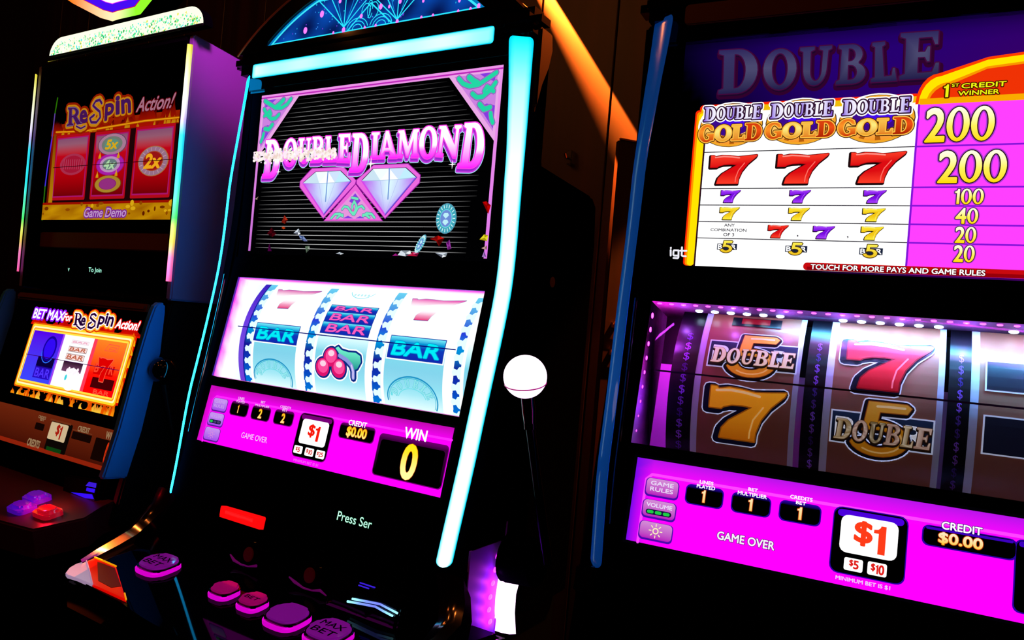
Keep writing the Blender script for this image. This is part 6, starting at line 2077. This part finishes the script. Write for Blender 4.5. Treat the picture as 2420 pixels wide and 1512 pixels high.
# ---- flame screen with three coloured reels
g = Gfx(C1.low)
e = lambda x, y: g.q(Z3, x, y)
fr_b = (e(335, 1150)[1] + e(1222, 1362)[1]) / 2
fr_t = e(700, 190)[1]
uR = e(1400, 700)[0]
uR = cx + .209
uL = e(372, 410)[0] - .012
g.rect(uL, fr_b - .001, uR + .004, fr_t, (0, 0, 0), 0)
rnd = random.Random(33)
ft = e(600, 330)[1]
g.grid(uL, fr_b + .02, uR, ft - .012, 8, 8, lin((225, 12, 0)), 1)
for k in range(40):
    u = uL + rnd.random() * (uR - uL)
    flame(g, u, ft - .016, rnd.uniform(.02, .045), rnd.uniform(.008, .028), lin((235, 15, 0)), lin((120, 0, 0)), 1.5 + k * .01, rnd.uniform(-.006, .008))
for k in range(46):
    v = fr_b + .02 + rnd.random() * (ft - fr_b - .04)
    flame(g, uR - .004 - rnd.random() * .016, v, rnd.uniform(.006, .014), rnd.uniform(.010, .026), lin((255, 190, 20)), lin((230, 60, 0)), 3 + k * .01, rnd.uniform(-.003, .006))
for k in range(60):
    u = uL + rnd.random() * (uR - uL)
    c = rnd.choice([(255, 150, 10), (255, 205, 60), (240, 90, 0)])
    flame(g, u, fr_b, rnd.uniform(.006, .02), rnd.uniform(.010, .030), lin(c), lin((200, 30, 0)), 2.2 + k * .01, rnd.uniform(-.006, .006))
for k in range(14):
    g.ell(uL + rnd.random() * (uR - uL) * .75, fr_b + rnd.uniform(.004, .018), rnd.uniform(.006, .014), rnd.uniform(.004, .008), (0, 0, 0), 3, 10)
# frame of the three reels
fb4 = g.qb(Z3, (345, 400), (1385, 545), (1205, 1205), (300, 1020))
fb4 = (uL + .010, fb4[1], fb4[2], fb4[3])
for grow, col, ly in ((.0085, (230, 90, 0), 5), (.0055, (255, 215, 40), 5.5), (.0012, (255, 250, 190), 6), (-.0022, (255, 150, 20), 6.5), (-.0045, (255, 225, 70), 7)):
    g.rect(fb4[0] - grow, fb4[1] - grow, fb4[2] + grow, fb4[3] + grow, lin(col, 1.05), ly, .005)
in_ = (fb4[0] + .008, fb4[1] + .008, fb4[2] - .008, fb4[3] - .008)
g.rect(*in_, lin((120, 40, 200)), 8)
cols3 = []
bx1 = g.qb(Z3, (385, 440), (655, 480), (515, 1010), (330, 985))
bx2 = g.qb(Z3, (690, 480), (992, 520), (855, 1100), (555, 1035))
bx3 = g.qb(Z3, (1000, 530), (1330, 575), (1150, 1160), (885, 1100))
v0i, v1i = in_[1], in_[3]
d2 = (bx2[0], bx2[2])
g.grid(in_[0], v0i, d2[0] - .003, v1i, 6, 8, lambda u, v: mixc(lin((60, 70, 255)), lin((85, 0, 235)), (v - v0i) / (v1i - v0i)), 9)
g.grid(d2[0] - .002, v0i, d2[1] + .001, v1i, 4, 8, lin((255, 250, 255), 1.1), 9)
g.grid(d2[1] + .002, v0i, in_[2], v1i, 6, 8, lambda u, v: mixc(lin((255, 5, 5)), lin((255, 140, 40)), (v - v0i) / (v1i - v0i) * 1.4 - .5), 9)
g.rect(d2[0] - .008, v0i, d2[0] - .002, v1i, lin((165, 70, 245)), 9.5)
g.rect(d2[1] + .001, v0i, d2[1] + .012, v1i, lin((255, 60, 90)), 9.5)
# blue reel
bb = (bx1[2] - .060, bx1[2] + .002)
g.ell(bx1[2] - .028, v1i - .033, .024, .026, lin((20, 0, 160)), 11)
g.ell(bx1[2] - .028, v1i - .033, .019, .021, lin((50, 10, 245)), 12)
g.line(arc(bx1[2] - .028, v1i - .036, .024, .026, 190, 330, 10), .0022, lin((40, 110, 255)), 13)
g.rect(bb[0], v0i + .030, bb[1], v0i + .052, lin((8, 0, 60)), 11)
g.rect(bb[0], v0i + .008, bb[1], v0i + .032, lin((40, 10, 190)), 11)
g.text('BAR', (bb[0] + .006, v0i + .011, bb[1] - .002, v0i + .028), lin((80, 50, 255)), 13, .04)
# white reel
for i in range(3):
    q4 = [((760, 545), (955, 575), (945, 610), (775, 590)), ((740, 615), (935, 640), (920, 695), (725, 672)), ((715, 690), (905, 715), (888, 778), (692, 755))][i]
    bx = g.qb(Z3, *q4)
    g.rect(bx[0], bx[1], bx[2], bx[3], lin((120, 90, 90)) if i else lin((235, 215, 225)), 11)
    g.rect(bx[0] + .001, bx[1] + .001, bx[2] - .001, bx[3] - .001, lin((255, 225, 220)) if i else lin((255, 240, 245)), 11.5)
    g.text('BAR', (bx[0] + .004, bx[1] + .002, bx[2] - .004, bx[3] - .002), lin((190, 90, 60)) if i else lin((240, 160, 190)), 13, .06, .15)
bx = g.qb(Z3, (680, 770), (890, 798), (860, 900), (660, 880))
g.rect(*bx, vgrad([(bx[1], lin((120, 70, 110))), (bx[3], lin((40, 15, 30)))]), 12)
c_ = g.q(Z3, 755, 965)
g.ell(c_[0], c_[1], .026, .022, lin((255, 250, 255), 1.1), 13)
for i in range(9):
    g.ell(c_[0] - .020 + i * .005, c_[1] + .016 + .004 * math.sin(i * 2.1), .004, .004, lin((255, 235, 245), 1.1), 13, 8)
g.ell(c_[0] - .018, c_[1] + .002, .004, .006, lin((60, 215, 225)), 14, 10)
# red reel: outlined 7 over BAR
rx = (d2[1] + .018, in_[2] - .006)
def rrline(q4, wd=.0014, col=(255, 90, 60)):
    p = [g.q(Z3, *q) for q in q4]
    g.line(p, wd, lin(col), 13, True)
rrline(((1165, 598), (1270, 618), (1245, 680), (1115, 662)))
rrline(((1185, 628), (1245, 640), (1228, 662), (1160, 650)))
bx = g.qb(Z3, (1020, 780), (1225, 810), (1190, 960), (985, 930))
g.rect(bx[0], bx[1] + .004, bx[2], bx[3] - .004, lin((215, 0, 0)), 11)
g.text('B', (bx[0] + .002, bx[1] + .008, bx[0] + .014, bx[1] + .024), lin((255, 70, 45)), 12, .05)
g.text('R', (bx[2] - .014, bx[1] + .008, bx[2] - .002, bx[1] + .024), lin((255, 70, 45)), 12, .05)
mp = g.quadmap(Z3, (1060, 735), (1210, 758), (1130, 1000), (1040, 980))
g.glyph('7', mp, lin((225, 0, 0)), 15, [(.0030, lin((255, 95, 65)))])
bx = g.qb(Z3, (975, 935), (1050, 945), (1030, 1060), (968, 1045))
g.rect(bx[0], bx[1], rx[1], bx[3], lin((70, 0, 5)), 11)
bx = g.qb(Z3, (975, 1055), (1165, 1085), (1150, 1150), (985, 1120))
g.text('BAR', (bx[0] + .004, max(bx[1], v0i + .001), bx[2], bx[3] - .002), lin((255, 80, 55)), 12, .05)
va_, vb_ = g.q(Z3, 590, 750)[1], g.q(Z3, 1000, 825)[1]
g.rect(in_[0], (va_ + vb_) / 2 - .0006, in_[2], (va_ + vb_) / 2 + .0006, lin((60, 0, 80)), 17)
# headline
def fwd(txt, tl, tr, br, bl, col, hal, bold=.0016, sh=.2):
    vs, fs2 = sans(txt, 0, sh)
    g.put(vs, fs2, g.quadmap(Z3, tl, tr, br, bl), col, 20, [(bold, col)] + hal)
wht = lin((255, 250, 255), 1.1)
fwd('BET MAX', (385, 222), (710, 258), (690, 352), (365, 318), wht, [(.0085, lin((150, 20, 255)))])
fwd('For', (700, 275), (788, 285), (772, 360), (680, 345), wht, [(.006, lin((235, 20, 20)))])
fwd('Action!', (1255, 338), (1500, 362), (1472, 455), (1228, 425), wht, [(.006, lin((225, 10, 10)))])
dkp = lin((30, 0, 50))
hal = [(.0050, lin((255, 240, 250), 1.1)), (.0110, lin((255, 190, 40))), (.016, lin((235, 40, 0)))]
mp = g.quadmap(Z3, (815, 268), (885, 275), (895, 405), (792, 400))
g.glyph('R', mp, dkp, 22, hal)
for ch, q4 in (('e', ((880, 320), (925, 325), (915, 400), (872, 395))), ('p', ((1062, 305), (1128, 315), (1105, 425), (1042, 425))), ('i', ((1140, 275), (1165, 278), (1150, 380), (1125, 378))), ('n', ((1165, 310), (1222, 318), (1205, 412), (1142, 400)))):
    vs, fs2 = sans(ch, 0, .1)
    g.put(vs, fs2, g.quadmap(Z3, *q4), dkp, 22, [(.0022, dkp)] + [(a + .0022, c) for a, c in hal])
p = [g.q(Z3, *q) for q in ((1035, 300), (1015, 280), (985, 290), (975, 320), (1000, 345), (1025, 365), (1020, 405), (985, 430), (950, 418), (955, 385), (985, 370))]
for w2, c, ly in ((.020, hal[2][1], 20.5), (.015, hal[1][1], 20.9), (.009, hal[0][1], 21.4), (.0042, dkp, 22)):
    g.line(p, w2, c, ly)
p = [g.q(Z3, *q) for q in ((830, 405), (870, 440), (915, 420))]
g.line(p, .006, hal[0][1], 21.3); g.line(p, .003, dkp, 22)
g.build('flame_screen', M['glow'], m1)

# ---- brown credit panel
g = Gfx(C1.low)
e4 = lambda x, y: g.q(Z4, x, y)
pv0 = (e4(215, 238)[1] + e4(690, 372)[1]) / 2
pv1 = (e4(340, 30)[1] + e4(750, 110)[1]) / 2 + .006
g.grid(cx - .236, pv0, cx + .219, pv1, 10, 4, lambda u, v: mixc(lin((62, 12, 4)), lin((105, 34, 12)), (v - pv0) / (pv1 - pv0)), 0)
g.rect(cx - .236, pv0, cx + .219, pv0 + .008, lin((140, 32, 10)), 1)
ip = g.build('credit_panel', M['glow'], m1)
def sub1(name, draw, label=None):
    gg = Gfx(Face(C1.fr, *C1.low.at(0, 0, .0006).yz, TILT))
    draw(gg)
    gg.build(name, M['glow'], ip, label=label)
beige = lin((150, 120, 85))
def d(gg):
    b_ = gg.qrect(Z4, (340, 45), (475, 70), (445, 262), (310, 232), lin((12, 6, 4)), 0, .003, .002)
    gg.qrect(Z4, (345, 45), (463, 72), (432, 188), (318, 160), lin((205, 180, 140)), 1, .003)
    gg.qdigits('$1', Z4, (362, 158), (428, 80), lin((165, 25, 12)), 2, .06)
    gg.qrect(Z4, (312, 210), (412, 235), (405, 262), (308, 236), lin((12, 60, 14)), 1, .001)
    gg.qrect(Z4, (340, 30), (482, 55), (478, 68), (338, 42), lin((110, 45, 20)), 1)
sub1('denomination_tile', d, 'cream tile reading $1 over a green bar')
def d(gg):
    gg.qrect(Z4, (488, 110), (620, 138), (605, 190), (478, 160), lin((18, 4, 2)), 0, .002)
    gg.qtext('CREDIT', Z4, (520, 108), (607, 92), beige, 1, .06)
    gg.qrect(Z4, (490, 100), (620, 128), (619, 131), (489, 103), lin((120, 70, 40)), 1)
sub1('meter_window', d, 'dark meter window under CREDIT')
def d(gg):
    b_ = gg.qb(Z4, (640, 150), (735, 172), (690, 320), (610, 298))
    gg.rect(b_[0], b_[1], cx + .217, b_[3], lin((18, 4, 2)), 0, .002)
    p = gg.q(Z4, 706, 160); q_ = gg.q(Z4, 742, 118)
    gg.text('W', (p[0], p[1], p[0] + .013, q_[1]), beige, 1, .06)
    gg.text('I', (p[0] + .0145, p[1], p[0] + .0165, q_[1]), beige, 1, .06)
    p0, p1 = gg.q(Z4, 680, 312), gg.q(Z4, 728, 190)
    gg.glyph('O', gg.boxmap(p0[0] + .004, p0[1], p1[0] + .004, p1[1]), lin((205, 25, 5)), 2, [(.0012, lin((235, 70, 20)))])
sub1('meter_window', d, 'dark meter window with a red zero')
def d(gg):
    gg.qrect(Z4, (240, 50), (300, 62), (292, 108), (232, 96), lin((18, 4, 2)), 0, .002)
    gg.qtext('CREDITS', Z4, (258, 20), (312, 15), beige, 1, .05)
    gg.qtext('BET', Z4, (270, 38), (300, 32), beige, 1, .05)
    a, b_ = gg.q(Z4, 214, 212), gg.q(Z4, 276, 172)
    w_ = (b_[0] - a[0])
    gg.text('CREDITS', (a[0] - w_ * .78, a[1], b_[0], b_[1] - .002), beige, 1, .06)
sub1('meter_window', d, 'small dark meter window under CREDITS BET')

# ---- blue cheek, knob, card reader, deck
def on1(x, crop, px, py):
    dd = RC.transposed() @ Vector((crop(px, py)[0] - 1210.0, FPX, 756.0 - crop(px, py)[1]))
    return EYE + dd * ((x - EYE.x) / dd.x)
XC = cx + HB + .004
for s in (1, -1):
    P = [on1(XC, Z3, *p) for p in ((1240, 1512), (1435, 800), (1560, 380), (1622, 210), (1650, 170), (1700, 150), (1742, 172), (1745, 230), (1690, 720), (1612, 1050), (1500, 1512))]
    P = [(p.y, p.z) for p in P]
    P = [(P[0][0] - .02, P[0][1] - .08)] + P + [(P[-1][0] - .02, P[-1][1] - .08)]
    x0, x1 = sorted((cx + s * (HB - .012), cx + s * (HB + .004)))
    mk('side_cheek', prism_x(P, x0, x1, .003), M['bluewing'], m1, label='blue fin beside the flame screen')
kp = on1(-1.238, Z3, 1718, 868)
o = mk('lever', tube([kp + Vector((0, .004, -.024)), kp + Vector((0, .03, -.11)), kp + Vector((0, .05, -.17)), kp + Vector((-.02, .055, -.18))], .006, 12), M['satin'], m1)
mk('ball_knob', ball(kp, .0245, 36), M['knobblack'], o, label='glossy black ball')
b = prism_n(C1.low, [C1.low.seen(*Z4(*p)) for p in ((455, 400), (690, 440), (660, 590), (430, 560))], -.01, .006, .003)
cr = mk('card_reader', b, M['gloss'], m1)
blu = pbr('blue_reader_light', (20, 10, 200), 0.3, emit=(45, 15, 245), es=1.0)
for pts in (((500, 522), (640, 535), (652, 566), (600, 562)), ((608, 490), (660, 500), (655, 525), (603, 512)), ((622, 452), (670, 462), (665, 492), (600, 478))):
    c_ = blu if pts[0][0] != 622 else bd
    mk('reader_light', prism_n(C1.low, [C1.low.seen(*Z4(*p)) for p in pts], .005, .0075, .0006), c_, cr, label='blue light window')
DK1 = Face(C1.fr, .757, .835, math.pi / 2 - math.radians(12))
dq = lambda x, y: DK1.seen(*Z4(x, y))
fe = [dq(215, 772), dq(575, 692)]
vF = (fe[0][1] + fe[1][1]) / 2
mk('button_deck', prism_n(DK1, [(cx - .27, .03), (cx - .27, fe[0][1] - .06), (fe[0][0], fe[0][1]), (fe[1][0], fe[1][1]), (cx + .262, .0), (cx + .262, .03)], -.05, 0.0, .003), M['deckred'], m1)
redcap = pbr('red_clear_cap', (200, 10, 30), 0.08, spec=0.6, coat=0.6, emit=(215, 10, 40), es=0.45)
vicap = pbr('violet_clear_cap', (110, 20, 210), 0.08, spec=0.6, coat=0.6, emit=(85, 10, 205), es=0.5)
for (x, y), cap_, lab in (((322, 672), redcap, 'red clear push button'), ((250, 572), vicap, 'violet clear push button'), ((150, 640), vicap, 'violet clear push button')):
    u, v = dq(x, y)
    o = mk('deck_button', disc_prism(DK1, u, v, .0240, .0165, -.002, .008, .002, 36, p=5.0), cap_, m1, label=lab)
    mk('button_cap', disc_prism(DK1, u, v, .0165, .0105, .0078, .013, .003, 36, p=5.0), cap_, o)
p_ = DK1.at(*dq(300, 650), .030)
lamp_point('button_glow', p_, .22, (255, 10, 40), .006)
mk('pedestal', prism_x([(.82, .02), (.82, .77), (.70, .76), (.74, .62), (.76, .02)], cx - .262, cx + .262, .004), M['black'], m1)
